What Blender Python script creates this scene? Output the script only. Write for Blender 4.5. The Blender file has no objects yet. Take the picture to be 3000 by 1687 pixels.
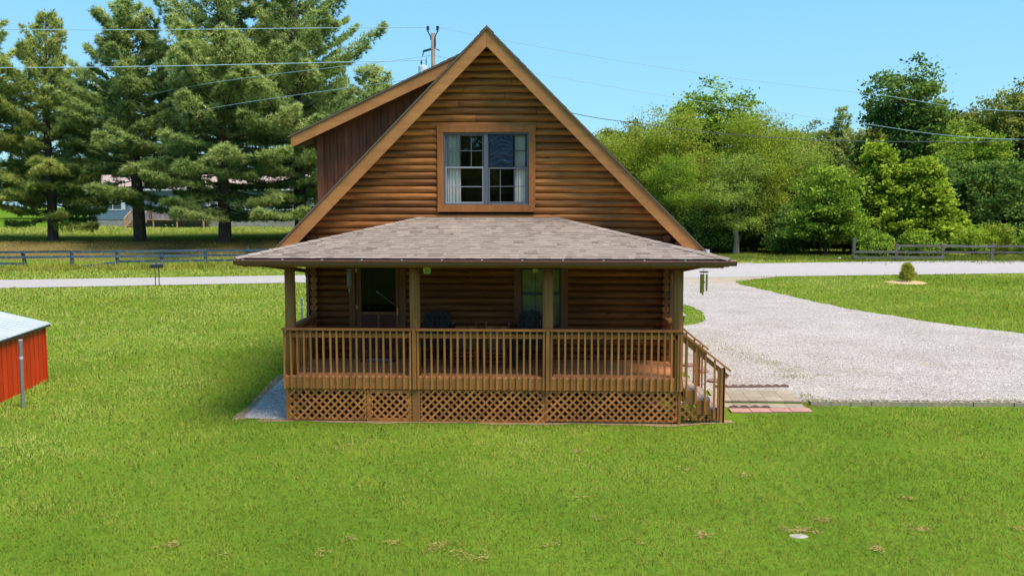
import bpy, math, random
import numpy as np
from mathutils import Vector, Matrix
S = bpy.context.scene
C = S.collection
R_ = random.Random(7)
PI = math.pi

# ------------------------------------------------------------------ helpers
class MB:
    """collects faces (with a tone value per face and a material slot) into one mesh"""
    def __init__(s): s.v = []; s.f = []; s.t = []; s.m = []
    def face(s, pts, tone=.5, mi=0):
        n = len(s.v); s.v += [tuple(p) for p in pts]; s.f.append(tuple(range(n, n + len(pts)))); s.t.append(tone); s.m.append(mi)
    def poly(s, verts, faces, tone=.5, mi=0):
        n = len(s.v); s.v += [tuple(p) for p in verts]
        for f in faces: s.f.append(tuple(n + i for i in f)); s.t.append(tone); s.m.append(mi)
    def box(s, x0, x1, y0, y1, z0, z1, tone=.5, mi=0):
        s.poly([(x0,y0,z0),(x1,y0,z0),(x1,y1,z0),(x0,y1,z0),(x0,y0,z1),(x1,y0,z1),(x1,y1,z1),(x0,y1,z1)],
               [(0,3,2,1),(4,5,6,7),(0,1,5,4),(1,2,6,5),(2,3,7,6),(3,0,4,7)], tone, mi)
    def bbox(s, x0, x1, y0, y1, z0, z1, b=.006, tone=.5, mi=0):
        """box with chamfered long edges so that light catches them"""
        d = (x1-x0, y1-y0, z1-z0); ax = d.index(max(d))
        lo = [(x0,x1),(y0,y1),(z0,z1)]
        o = [i for i in range(3) if i != ax]
        a0,a1 = lo[o[0]]; c0,c1 = lo[o[1]]; b = min(b, (a1-a0)*.3, (c1-c0)*.3)
        prof = [(a0+b,c0),(a1-b,c0),(a1,c0+b),(a1,c1-b),(a1-b,c1),(a0+b,c1),(a0,c1-b),(a0,c0+b)]
        if ax == 1: prof = prof[::-1]
        vs = []
        for e in lo[ax]:
            for p in prof:
                q = [0,0,0]; q[ax] = e; q[o[0]] = p[0]; q[o[1]] = p[1]; vs.append(q)
        fs = [(i, (i+1) % 8, 8+(i+1) % 8, 8+i) for i in range(8)] + [tuple(range(7,-1,-1)), tuple(range(8,16))]
        s.poly(vs, fs, tone, mi)
    def bar(s, p0, p1, w, h, up=(0,0,1), tone=.5, mi=0):
        p0 = Vector(p0); p1 = Vector(p1); d = (p1-p0).normalized(); u = Vector(up)
        r = d.cross(u).normalized(); u = r.cross(d)
        vs = []
        for p in (p0, p1):
            for a, b in ((-1,-1),(1,-1),(1,1),(-1,1)): vs.append(p + r*(a*w/2) + u*(b*h/2))
        s.poly(vs, [(0,1,2,3),(7,6,5,4),(0,4,5,1),(1,5,6,2),(2,6,7,3),(3,7,4,0)], tone, mi)
    def tube(s, pts, rad, n=8, tone=.5, mi=0, cap=True):
        pts = [Vector(p) for p in pts]
        if not hasattr(rad, '__len__'): rad = [rad]*len(pts)
        vs = []; ref = None
        for i, p in enumerate(pts):
            d = (pts[min(i+1,len(pts)-1)] - pts[max(i-1,0)]).normalized()
            if ref is None: ref = Vector((1,0,0)) if abs(d.x) < .8 else Vector((0,1,0))
            a = d.cross(ref).normalized(); b = d.cross(a); ref = a.cross(d)
            for k in range(n):
                t = 2*PI*k/n; vs.append(p + (a*math.cos(t) + b*math.sin(t))*rad[i])
        fs = []
        for i in range(len(pts)-1):
            for k in range(n): fs.append((i*n+k, i*n+(k+1) % n, (i+1)*n+(k+1) % n, (i+1)*n+k))
        if cap: fs.append(tuple(range(n-1,-1,-1))); fs.append(tuple((len(pts)-1)*n+k for k in range(n)))
        s.poly(vs, fs, tone, mi)
    def prism(s, pts, axis, a, b, tone=.5, mi=0):
        """polygon pts (2D) in the plane normal to axis, extruded from a to b"""
        def P(p, e):
            return {'y': (p[0], e, p[1]), 'x': (e, p[0], p[1]), 'z': (p[0], p[1], e)}[axis]
        n = len(pts); vs = [P(p, a) for p in pts] + [P(p, b) for p in pts]
        fs = [tuple(range(n)), tuple(range(2*n-1, n-1, -1))] + [(i, n+i, n+(i+1) % n, (i+1) % n) for i in range(n)]
        s.poly(vs, fs, tone, mi)
    def build(s, name, mats, parent=None, smooth=False, loc=None):
        me = bpy.data.meshes.new(name); me.from_pydata(s.v, [], s.f)
        if not isinstance(mats, (list, tuple)): mats = [mats]
        for m in mats: me.materials.append(m)
        me.polygons.foreach_set('material_index', s.m)
        a = me.attributes.new('tone', 'FLOAT', 'FACE'); a.data.foreach_set('value', s.t)
        if smooth: me.polygons.foreach_set('use_smooth', [True]*len(s.f))
        import bmesh as _b
        bm = _b.new(); bm.from_mesh(me); _b.ops.recalc_face_normals(bm, faces=bm.faces); bm.to_mesh(me); bm.free()
        me.update()
        o = bpy.data.objects.new(name, me); C.objects.link(o)
        if parent is not None: o.parent = parent
        if loc is not None: o.location = loc
        return o

def np_mesh(name, V, k, tone, mats, mat_idx=None):
    """fast mesh: V (n*k,3) faces of k corners each, tone per face"""
    me = bpy.data.meshes.new(name); n = len(V)//k
    me.vertices.add(n*k); me.vertices.foreach_set('co', np.asarray(V, np.float32).ravel())
    me.loops.add(n*k); me.loops.foreach_set('vertex_index', np.arange(n*k, dtype=np.int32))
    me.polygons.add(n); me.polygons.foreach_set('loop_start', np.arange(0, n*k, k, dtype=np.int32))
    me.polygons.foreach_set('loop_total', np.full(n, k, np.int32))
    a = me.attributes.new('tone', 'FLOAT', 'FACE'); a.data.foreach_set('value', np.asarray(tone, np.float32))
    for m in (mats if isinstance(mats, (list, tuple)) else [mats]): me.materials.append(m)
    me.update(calc_edges=True); me.validate()
    return me

def link(name, me, parent=None):
    o = bpy.data.objects.new(name, me); C.objects.link(o)
    if parent is not None: o.parent = parent
    return o

def tag(o, label=None, cat=None, group=None, kind=None):
    if label: o['label'] = label
    if cat: o['category'] = cat
    if group: o['group'] = group
    if kind: o['kind'] = kind
    return o

def thing(name, label, cat, loc=(0,0,0), rz=0, group=None):
    o = bpy.data.objects.new(name, None); C.objects.link(o)
    o.location = loc; o.rotation_euler = (0,0,rz); o.empty_display_size = .2
    return tag(o, label, cat, group)

def copy_tree(o, parent=None):
    c = o.copy(); C.objects.link(c); c.parent = parent
    for ch in list(o.children): copy_tree(ch, c)
    return c

def ss(x, a, b):
    t = np.clip((np.asarray(x, float)-a)/(b-a), 0, 1); return t*t*(3-2*t)

# ------------------------------------------------------------------ materials
def nodes(name):
    m = bpy.data.materials.new(name); m.use_nodes = True
    nt = m.node_tree; nt.nodes.clear()
    out = nt.nodes.new('ShaderNodeOutputMaterial')
    def N(t, **kw):
        n = nt.nodes.new('ShaderNode'+t)
        for k, v in kw.items():
            if k.startswith('i_'):
                key = k[2:]; key = int(key) if key.isdigit() else key.replace('_', ' ')
                n.inputs[key].default_value = v
            else: setattr(n, k, v)
        return n
    return m, nt, out, N, nt.links.new

def ramp(n, stops):
    cr = n.color_ramp
    while len(cr.elements) < len(stops): cr.elements.new(.5)
    for e, (p, c) in zip(cr.elements, stops): e.position = p; e.color = (*c, 1) if len(c) == 3 else c

def c4(c): return (*c, 1)

def mul_tone(nt, N, L, col, amount):
    at = N('Attribute', attribute_name='tone')
    ma = N('Math', operation='MULTIPLY_ADD', i_1=amount, i_2=1-amount*.5); L(at.outputs['Fac'], ma.inputs[0])
    mx = N('Mix', data_type='RGBA', blend_type='MULTIPLY', i_Factor=1.)
    L(col, mx.inputs['A']); L(ma.outputs[0], mx.inputs['B'])
    return mx.outputs['Result']

def wood(name, c1, c2, grain, rough=.62, tonev=.5, bump=.25, rot=(0,0,0), weather=None, spec=.3, knots=None):
    m, nt, out, N, L = nodes(name)
    tc = N('TexCoord'); mp = N('Mapping'); mp.inputs['Scale'].default_value = grain; mp.inputs['Rotation'].default_value = rot
    L(tc.outputs['Object'], mp.inputs['Vector'])
    n1 = N('TexNoise', i_Scale=1., i_Detail=7., i_Roughness=.65); L(mp.outputs[0], n1.inputs['Vector'])
    cr = N('ValToRGB'); ramp(cr, [(.28, c1), (.72, c2)]); L(n1.outputs['Fac'], cr.inputs[0])
    col = cr.outputs[0]
    n2 = N('TexNoise', i_Scale=1.3, i_Detail=4.); L(tc.outputs['Object'], n2.inputs['Vector'])
    wr = N('ValToRGB'); ramp(wr, [(.3, (.72,.72,.72)), (.7, (1.2,1.17,1.12))]); L(n2.outputs['Fac'], wr.inputs[0])
    mx = N('Mix', data_type='RGBA', blend_type='MULTIPLY', i_Factor=.8); L(col, mx.inputs['A']); L(wr.outputs[0], mx.inputs['B'])
    col = mul_tone(nt, N, L, mx.outputs['Result'], tonev)
    if knots:
        mk_ = N('Mapping'); mk_.inputs['Scale'].default_value = knots; L(tc.outputs['Object'], mk_.inputs['Vector'])
        vo = N('TexVoronoi', i_Scale=1., i_Randomness=1.); L(mk_.outputs[0], vo.inputs['Vector'])
        kr = N('ValToRGB'); ramp(kr, [(.0,(.30,.24,.2)),(.07,(.42,.36,.3)),(.13,(1,1,1))]); L(vo.outputs['Distance'], kr.inputs[0])
        mk2 = N('Mix', data_type='RGBA', blend_type='MULTIPLY', i_Factor=.85); L(col, mk2.inputs['A']); L(kr.outputs[0], mk2.inputs['B']); col = mk2.outputs['Result']
        ck = N('Mapping'); ck.inputs['Scale'].default_value = tuple(.55 if g < 5 else g*2.2 for g in grain); L(tc.outputs['Object'], ck.inputs['Vector'])
        cn = N('TexNoise', i_Scale=1., i_Detail=2.); L(ck.outputs[0], cn.inputs['Vector'])
        cr2 = N('ValToRGB'); ramp(cr2, [(.30,(.35,.3,.26)),(.345,(1,1,1))]); L(cn.outputs['Fac'], cr2.inputs[0])
        mk3 = N('Mix', data_type='RGBA', blend_type='MULTIPLY', i_Factor=.8); L(col, mk3.inputs['A']); L(cr2.outputs[0], mk3.inputs['B']); col = mk3.outputs['Result']
    if weather:
        n3 = N('TexNoise', i_Scale=3., i_Detail=6., i_Roughness=.7); L(tc.outputs['Object'], n3.inputs['Vector'])
        w3 = N('ValToRGB'); ramp(w3, [(.5, (0,0,0)), (.68, (1,1,1))]); L(n3.outputs['Fac'], w3.inputs[0])
        m3 = N('Mix', data_type='RGBA'); L(w3.outputs[0], m3.inputs['Factor']); L(col, m3.inputs['A']); m3.inputs['B'].default_value = c4(weather)
        col = m3.outputs['Result']
    b = N('BsdfPrincipled'); b.inputs['Roughness'].default_value = rough; b.inputs['Specular IOR Level'].default_value = spec
    L(col, b.inputs['Base Color'])
    if bump:
        bp = N('Bump', i_Strength=bump, i_Distance=.01); L(n1.outputs['Fac'], bp.inputs['Height']); L(bp.outputs[0], b.inputs['Normal'])
    L(b.outputs[0], out.inputs[0])
    return m

def plain(name, c, rough=.5, metal=0., var=.12, scale=6., tonev=0., spec=.4, bump=0.):
    m, nt, out, N, L = nodes(name)
    tc = N('TexCoord'); n1 = N('TexNoise', i_Scale=scale, i_Detail=5., i_Roughness=.6); L(tc.outputs['Object'], n1.inputs['Vector'])
    cr = N('ValToRGB'); ramp(cr, [(.3, tuple(x*(1-var) for x in c)), (.7, tuple(min(1, x*(1+var)) for x in c))]); L(n1.outputs['Fac'], cr.inputs[0])
    col = cr.outputs[0]
    if tonev: col = mul_tone(nt, N, L, col, tonev)
    b = N('BsdfPrincipled'); b.inputs['Roughness'].default_value = rough; b.inputs['Metallic'].default_value = metal
    b.inputs['Specular IOR Level'].default_value = spec
    L(col, b.inputs['Base Color'])
    if bump:
        bp = N('Bump', i_Strength=bump, i_Distance=.02); L(n1.outputs['Fac'], bp.inputs['Height']); L(bp.outputs[0], b.inputs['Normal'])
    L(b.outputs[0], out.inputs[0])
    return m

def leafmat(name, stops, trans=.38, nscale=.35, nvar=.25, up=.0, gloss=.0):
    """foliage: colour by the leaf's own tone, hue drifting slowly through the crown; part of the light passes through"""
    m, nt, out, N, L = nodes(name)
    at = N('Attribute', attribute_name='tone')
    ge = N('NewGeometry'); n1 = N('TexNoise', i_Scale=nscale, i_Detail=3.); L(ge.outputs['Position'], n1.inputs['Vector'])
    ma = N('Math', operation='MULTIPLY_ADD', i_1=nvar*2, i_2=-nvar); L(n1.outputs['Fac'], ma.inputs[0])
    ad = N('Math', operation='ADD'); L(at.outputs['Fac'], ad.inputs[0]); L(ma.outputs[0], ad.inputs[1])
    cr = N('ValToRGB'); ramp(cr, stops); L(ad.outputs[0], cr.inputs[0])
    d = N('BsdfDiffuse'); t = N('BsdfTranslucent')
    L(cr.outputs[0], d.inputs[0]); L(cr.outputs[0], t.inputs[0])
    if up:
        vm = N('Mix', data_type='VECTOR'); vm.inputs['Factor'].default_value = up
        L(ge.outputs['Normal'], vm.inputs[4]); vm.inputs[5].default_value = (0,0,1)
        nn = N('VectorMath', operation='NORMALIZE'); L(vm.outputs[1], nn.inputs[0])
        L(nn.outputs[0], d.inputs['Normal'])
    mx = N('MixShader', i_0=trans); L(d.outputs[0], mx.inputs[1]); L(t.outputs[0], mx.inputs[2])
    last = mx.outputs[0]
    if gloss:
        g = N('BsdfGlossy', i_Roughness=.45); g.inputs[0].default_value = (.8,.85,.8,1)
        m2 = N('MixShader', i_0=gloss); L(last, m2.inputs[1]); L(g.outputs[0], m2.inputs[2]); last = m2.outputs[0]
    L(last, out.inputs[0])
    return m

M = {}
M['log'] = wood('log_siding', (0.165,0.050,0.011), (0.570,0.212,0.052), (1.6,24,24), tonev=.8, knots=(1.5,3,5.5), bump=.3, spec=.35)
M['log_dark'] = wood('porch_shade_log_siding', (0.103,0.031,0.008), (0.340,0.113,0.029), (1.6,24,24), tonev=.6, bump=.3, spec=.3, knots=(1.5,3,5.5))  # same log siding with the porch's shade painted into its colour
M['logy'] = wood('log_siding_side', (0.175,0.052,0.013), (0.433,0.149,0.039), (24,1.6,24), tonev=.5)
M['logend'] = wood('log_end_grain', (0.165,0.052,0.015), (0.340,0.117,0.035), (14,14,14), tonev=.5)
M['rake'] = wood('rake_board_wood', (0.412,0.162,0.051), (0.577,0.239,0.078), (2,12,12), tonev=.25, bump=.1)
M['trim'] = wood('trim_wood', (0.309,0.104,0.028), (0.474,0.171,0.048), (10,10,3), tonev=.3)
M['rail'] = wood('railing_wood', (0.350,0.130,0.030), (0.560,0.226,0.060), (12,12,2.5), tonev=.4, bump=.15)
M['railx'] = wood('rail_cap_wood', (0.340,0.122,0.032), (0.525,0.203,0.060), (2,16,16), tonev=.3, bump=.15)
M['post'] = wood('porch_post_wood', (0.247,0.095,0.028), (0.464,0.198,0.061), (16,16,1.2), tonev=.3, bump=.35)
M['deck'] = wood('deck_board_wood', (0.639,0.239,0.092), (0.820,0.351,0.161), (1.5,20,20), tonev=.3, bump=.12)
M['lath'] = wood('lattice_wood', (0.350,0.131,0.033), (0.546,0.216,0.064), (8,8,8), tonev=.55, bump=.1)
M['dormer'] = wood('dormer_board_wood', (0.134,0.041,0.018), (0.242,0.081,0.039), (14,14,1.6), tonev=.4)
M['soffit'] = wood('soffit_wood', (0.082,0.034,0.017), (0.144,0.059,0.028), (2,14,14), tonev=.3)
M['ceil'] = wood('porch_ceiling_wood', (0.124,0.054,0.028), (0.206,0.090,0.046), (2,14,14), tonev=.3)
M['door'] = wood('door_frame_wood', (0.154,0.056,0.022), (0.237,0.090,0.037), (12,12,2), tonev=.2)
M['maroon'] = plain('maroon_door_panel', (.075,.013,.008), .5)
M['brown_metal'] = plain('brown_gutter_metal', (.21,.085,.07), .38, var=.12, spec=.5)
M['win_grey'] = plain('grey_window_metal', (.13,.13,.15), .4, var=.08)
M['win_light'] = plain('pale_window_metal', (.32,.32,.35), .4, var=.05)
M['win_dark'] = plain('dark_window_metal', (.03,.04,.065), .4)
M['curtain'] = plain('white_curtain', (.95,.84,.78), .9, var=.03)
M['olive'] = plain('olive_blind', (.21,.20,.11), .8, var=.3, scale=5)
M['brass'] = plain('brass_metal', (.6,.42,.12), .35, metal=.7)
M['black_paint'] = plain('black_chair_paint', (.026,.022,.02), .5, tonev=.5, spec=.2)
M['chair_wood'] = wood('brown_chair_wood', (.16,.06,.022), (.34,.14,.05), (10,10,3), tonev=.4, rough=.4)
M['mat_red'] = plain('maroon_mat', (.12,.02,.025), .95)
M['mat_tan'] = plain('beige_mat', (.50,.46,.40), .95, scale=60, var=.2)
M['yellow'] = plain('yellow_plastic', (.62,.56,.05), .5)
M['yelgreen'] = plain('yellow_green_plastic', (.42,.48,.09), .5)
M['darkbar'] = plain('dark_print', (.05,.06,.02), .6)
M['interior'] = plain('interior_wall', (.34,.36,.30), .9)
M['red_metal'] = plain('red_painted_metal', (.52,.024,.006), .38, var=.10, scale=3, tonev=.8)
M['white_metal'] = plain('white_roof_metal', (.52,.55,.60), .35, var=.12, scale=2)
M['galv'] = plain('galvanised_metal', (.32,.36,.38), .42, metal=.6, var=.2, scale=25)
M['mail'] = plain('black_mailbox_metal', (.025,.03,.035), .4)
M['fence_blue'] = wood('faded_blue_fence_wood', (.035,.062,.095), (.085,.135,.19), (2.5,12,12), tonev=.5, weather=(.16,.18,.20))
M['fence_grey'] = wood('grey_fence_wood', (.07,.066,.056), (.19,.178,.155), (2.5,14,14), tonev=.6)
M['bark_pine'] = wood('pine_bark', (.035,.026,.02), (.11,.082,.062), (7,7,1.8), tonev=.3, bump=.9, rough=.95)
M['bark_pale'] = wood('pale_bark', (.17,.15,.115), (.36,.33,.27), (6,6,1.5), tonev=.3, bump=.5, rough=.9)
M['bark_dark'] = wood('dark_bark', (.05,.042,.03), (.13,.11,.08), (6,6,1.5), tonev=.3, bump=.5, rough=.9)
M['pole_wood'] = wood('pole_wood', (.16,.115,.085), (.30,.23,.18), (12,12,1), tonev=.2)
M['wire'] = plain('pale_wire', (.34,.50,.58), .6)
M['wire_dark'] = plain('dark_wire', (.06,.07,.08), .6)
M['insul'] = plain('dark_insulator', (.03,.03,.04), .3)
M['tank'] = plain('pale_transformer_paint', (.62,.66,.72), .4)
M['siding'] = plain('blue_siding', (.16,.24,.33), .6, tonev=.3)
M['white_trim'] = plain('white_trim_paint', (.78,.78,.78), .5)
M['block'] = plain('grey_block', (.36,.34,.315), .9, tonev=.35)
M['pink_roof'] = plain('pinkish_roof_shingle', (.40,.30,.26), .9, tonev=.3)
M['new_wood'] = wood('pale_deck_wood', (.35,.22,.13), (.52,.36,.23), (8,8,3), tonev=.35)
M['dark_glass'] = plain('dark_window_glass', (.012,.016,.02), .15, spec=.4)
M['slab'] = plain('grey_slab_concrete', (.34,.27,.19), .95, scale=14, var=.2, tonev=.25, bump=.2)
M['redslab'] = plain('red_slab_concrete', (.43,.225,.175), .95, scale=14, var=.18, tonev=.25, bump=.2)
M['scallop'] = plain('brown_edging_concrete', (.22,.13,.10), .95, scale=14, var=.2)
M['cmu'] = plain('landscape_block_concrete', (.37,.30,.21), .95, scale=14, var=.25, tonev=.25, bump=.3)
M['disc'] = plain('brown_stepping_stone', (.26,.14,.11), .95, scale=14, var=.2)
M['stone'] = plain('white_stone', (.38,.35,.29), .9, scale=14, var=.2, bump=.3)
M['step_pink'] = wood('weathered_step_wood', (.36,.25,.2), (.5,.37,.31), (2,12,12), tonev=.3)
M['straw'] = leafmat('dry_straw', [(0,(.36,.21,.08)),(1,(.66,.45,.21))], trans=.3, up=.6)
M['mulch'] = plain('tan_wood_mulch', (.55,.36,.18), .95, scale=40, var=.35, bump=.6)
M['purple'] = plain('purple_plastic', (.10,.05,.30), .5)

def shingle_mat(name, a, b, c):
    m, nt, out, N, L = nodes(name)
    at = N('Attribute', attribute_name='tone'); cr = N('ValToRGB'); ramp(cr, [(.05,a),(.45,b),(.95,c)]); L(at.outputs['Fac'], cr.inputs[0])
    tc = N('TexCoord'); n1 = N('TexNoise', i_Scale=120., i_Detail=3.); L(tc.outputs['Object'], n1.inputs['Vector'])
    wr = N('ValToRGB'); ramp(wr, [(.3,(.78,.78,.78)),(.7,(1.2,1.2,1.2))]); L(n1.outputs['Fac'], wr.inputs[0])
    mx = N('Mix', data_type='RGBA', blend_type='MULTIPLY', i_Factor=1.); L(cr.outputs[0], mx.inputs['A']); L(wr.outputs[0], mx.inputs['B'])
    b_ = N('BsdfPrincipled'); b_.inputs['Roughness'].default_value = .9; b_.inputs['Specular IOR Level'].default_value = .2
    L(mx.outputs['Result'], b_.inputs['Base Color'])
    bp = N('Bump', i_Strength=.3, i_Distance=.004); L(n1.outputs['Fac'], bp.inputs['Height']); L(bp.outputs[0], b_.inputs['Normal'])
    L(b_.outputs[0], out.inputs[0]); return m
M['shingle'] = shingle_mat('asphalt_shingle', (.17,.13,.105), (.275,.215,.175), (.345,.28,.235))

def glass_mat(name, tint, refl, trans=.75):
    """a thin pane: part of what is behind it shows, part of the surroundings is mirrored"""
    m, nt, out, N, L = nodes(name)
    t = N('BsdfTransparent'); t.inputs[0].default_value = c4(tint)
    g = N('BsdfGlossy', i_Roughness=.02); g.inputs[0].default_value = (.9,.95,1,1)
    fr = N('Fresnel', i_IOR=1.5)
    ma = N('Math', operation='MULTIPLY', i_1=refl); L(fr.outputs[0], ma.inputs[0])
    mx = N('MixShader'); L(ma.outputs[0], mx.inputs[0]); L(t.outputs[0], mx.inputs[1]); L(g.outputs[0], mx.inputs[2])
    L(mx.outputs[0], out.inputs[0]); return m
M['glass'] = glass_mat('window_glass', (.93,.95,.94), 2.2)
def film_mat():
    m, nt, out, N, L = nodes('crinkled_film')
    tc = N('TexCoord'); b = N('BsdfPrincipled'); b.inputs['Base Color'].default_value = (.006,.016,.036,1); b.inputs['Roughness'].default_value = .2
    b.inputs['Specular IOR Level'].default_value = .6
    L(b.outputs[0], out.inputs[0]); return m
M['film'] = film_mat()

# ------------------------------------------------------------------ terrain
def T(x, y):
    x = np.asarray(x, float); y = np.asarray(y, float)
    s = y - (31.45 + .213*x); k = ss(x, -8, 8)
    left = 1.33*ss(s, 16, 25) + .4*np.clip((s-25)/30, 0, 2)
    right = .3*ss(s, 2, 8) - .12*ss(s, 9, 16)
    near = ss(x, 3.7, 4.5)*(.055*ss(y, -1.5, 0) + .06*ss(y, 1.3, 1.6))*(1-ss(y, 14, 24))
    return left*(1-k) + right*k + near
def Tz(x, y): return float(T(x, y))

def axis(segs):
    out = []
    for a, b, st in segs: out += list(np.arange(a, b-1e-6, st))
    return np.array(out + [segs[-1][1]])
gx = axis([(-400,-120,20),(-120,-40,4),(-40,-16,1.5),(-16,3,1),(3,5.2,.1),(5.2,18,.8),(18,60,1.5),(60,140,4),(140,400,20)])
gy = axis([(-60,-16,3),(-16,0,1),(0,2,.1),(2,26,1),(26,64,.8),(64,120,3),(120,500,20)])
XX, YY = np.meshgrid(gx, gy); ZZ = T(XX, YY)
gv = np.stack([XX.ravel(), YY.ravel(), ZZ.ravel()], 1); nx = len(gx)
gf = [(j*nx+i, j*nx+i+1, (j+1)*nx+i+1, (j+1)*nx+i) for j in range(len(gy)-1) for i in range(nx-1)]

GRASS = [(.0, (.120,.180,.024)), (.35, (.240,.315,.038)), (.65, (.360,.42,.066)), (1., (.48,.53,.12))]
def ground_mat():
    m, nt, out, N, L = nodes('lawn_soil')
    ge = N('NewGeometry')
    n1 = N('TexNoise', i_Scale=.35, i_Detail=8., i_Roughness=.7); L(ge.outputs['Position'], n1.inputs['Vector'])
    n2 = N('TexNoise', i_Scale=9., i_Detail=5., i_Roughness=.75); L(ge.outputs['Position'], n2.inputs['Vector'])
    ad = N('Math', operation='ADD'); L(n1.outputs['Fac'], ad.inputs[0]); L(n2.outputs['Fac'], ad.inputs[1])
    ma = N('Math', operation='MULTIPLY', i_1=.5); L(ad.outputs[0], ma.inputs[0])
    cr = N('ValToRGB'); ramp(cr, [(.3,(.05,.10,.010)),(.5,(.11,.19,.018)),(.7,(.20,.26,.03))]); L(ma.outputs[0], cr.inputs[0])
    # fallen pine needles on the bank under the pines, a strip that follows the trees
    sp = N('SeparateXYZ'); L(ge.outputs['Position'], sp.inputs[0])
    s1 = N('Math', operation='MULTIPLY_ADD', i_1=-.213, i_2=-31.45); L(sp.outputs['X'], s1.inputs[0])
    s2 = N('Math', operation='ADD'); L(s1.outputs[0], s2.inputs[0]); L(sp.outputs['Y'], s2.inputs[1])
    nz = N('Math', operation='MULTIPLY_ADD', i_1=7., i_2=-3.5); L(n1.outputs['Fac'], nz.inputs[0])
    s3 = N('Math', operation='ADD'); L(s2.outputs[0], s3.inputs[0]); L(nz.outputs[0], s3.inputs[1])
    up = N('MapRange', i_1=17.5, i_2=20.); L(s3.outputs[0], up.inputs[0])
    dn = N('MapRange', i_1=25., i_2=27.5, i_3=1., i_4=0.); L(s3.outputs[0], dn.inputs[0])
    xl = N('MapRange', i_1=-14., i_2=-9., i_3=.8, i_4=0.); L(sp.outputs['X'], xl.inputs[0])
    p1 = N('Math', operation='MULTIPLY'); L(up.outputs[0], p1.inputs[0]); L(dn.outputs[0], p1.inputs[1])
    p2 = N('Math', operation='MULTIPLY'); L(p1.outputs[0], p2.inputs[0]); L(xl.outputs[0], p2.inputs[1])
    br = N('ValToRGB'); ramp(br, [(.3,(.12,.07,.03)),(.7,(.26,.16,.07))]); L(n2.outputs['Fac'], br.inputs[0])
    mx = N('Mix', data_type='RGBA'); L(p2.outputs[0], mx.inputs['Factor']); L(cr.outputs[0], mx.inputs['A']); L(br.outputs[0], mx.inputs['B'])
    d = N('BsdfDiffuse'); L(mx.outputs['Result'], d.inputs[0])
    bp = N('Bump', i_Strength=.6, i_Distance=.06); L(n2.outputs['Fac'], bp.inputs['Height']); L(bp.outputs[0], d.inputs['Normal'])
    L(d.outputs[0], out.inputs[0]); return m
me = bpy.data.meshes.new('ground'); me.from_pydata(gv.tolist(), [], gf); me.materials.append(ground_mat())
me.polygons.foreach_set('use_smooth', [True]*len(gf))
tag(link('ground', me), kind='structure')

def sheet(name, rows, mat, dz, ncol, kind='structure'):
    """a sheet on the terrain: rows of (y, x left, x right) or ((x,y) left, (x,y) right)"""
    V = []; F = []
    for a, b in rows:
        for k in range(ncol+1):
            u = k/ncol; x = a[0]+(b[0]-a[0])*u; y = a[1]+(b[1]-a[1])*u; V.append((x, y, Tz(x, y)+dz))
    for j in range(len(rows)-1):
        for k in range(ncol): F.append((j*(ncol+1)+k, j*(ncol+1)+k+1, (j+1)*(ncol+1)+k+1, (j+1)*(ncol+1)+k))
    me = bpy.data.meshes.new(name); me.from_pydata(V, [], F); me.materials.append(mat)
    me.polygons.foreach_set('use_smooth', [True]*len(F))
    return tag(link(name, me), kind=kind)

# road: from pixel-measured edges on the ground
def road_mat():
    m, nt, out, N, L = nodes('pale_asphalt')
    ge = N('NewGeometry'); n1 = N('TexNoise', i_Scale=2.2, i_Detail=6., i_Roughness=.7); L(ge.outputs['Position'], n1.inputs['Vector'])
    n2 = N('TexNoise', i_Scale=60., i_Detail=2.); L(ge.outputs['Position'], n2.inputs['Vector'])
    cr = N('ValToRGB'); ramp(cr, [(.3,(.37,.325,.30)),(.7,(.44,.39,.362))]); L(n1.outputs['Fac'], cr.inputs[0])
    b = N('BsdfPrincipled'); b.inputs['Roughness'].default_value = .9; L(cr.outputs[0], b.inputs['Base Color'])
    bp = N('Bump', i_Strength=.2, i_Distance=.01); L(n2.outputs['Fac'], bp.inputs['Height']); L(bp.outputs[0], b.inputs['Normal'])
    L(b.outputs[0], out.inputs[0]); return m
def ynear(x): return np.interp(x, [-150,-25.65,-12.14,9.1,29.5,150], [-.8,25.73,29.33,33.47,37.5,61.4])
def yfar(x): return np.interp(x, [-150,-28.5,-13.4,13.3,34.4,150], [5.5,30.3,34.1,41.2,46.0,70.])
rows = [((x, ynear(x)), (x, yfar(x))) for x in np.arange(-150, 151, 3.)]
sheet('road', rows, road_mat(), .02, 8)
mb = MB()
for off, w in ((.32,.11),(-.3,.11)):
    for x in np.arange(-120, 120, 3.):
        q = []
        for xx, s in ((x,0),(x+3,0),(x+3,1),(x,1)):
            y = (ynear(xx)+off+s*w) if off > 0 else (yfar(xx)+off+s*w); q.append((xx, y, Tz(xx, y)+.026))
        mb.face(q)
tag(mb.build('road_marking', plain('worn_white_road_paint', (.62,.62,.62), .8, var=.15)), kind='structure')

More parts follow.
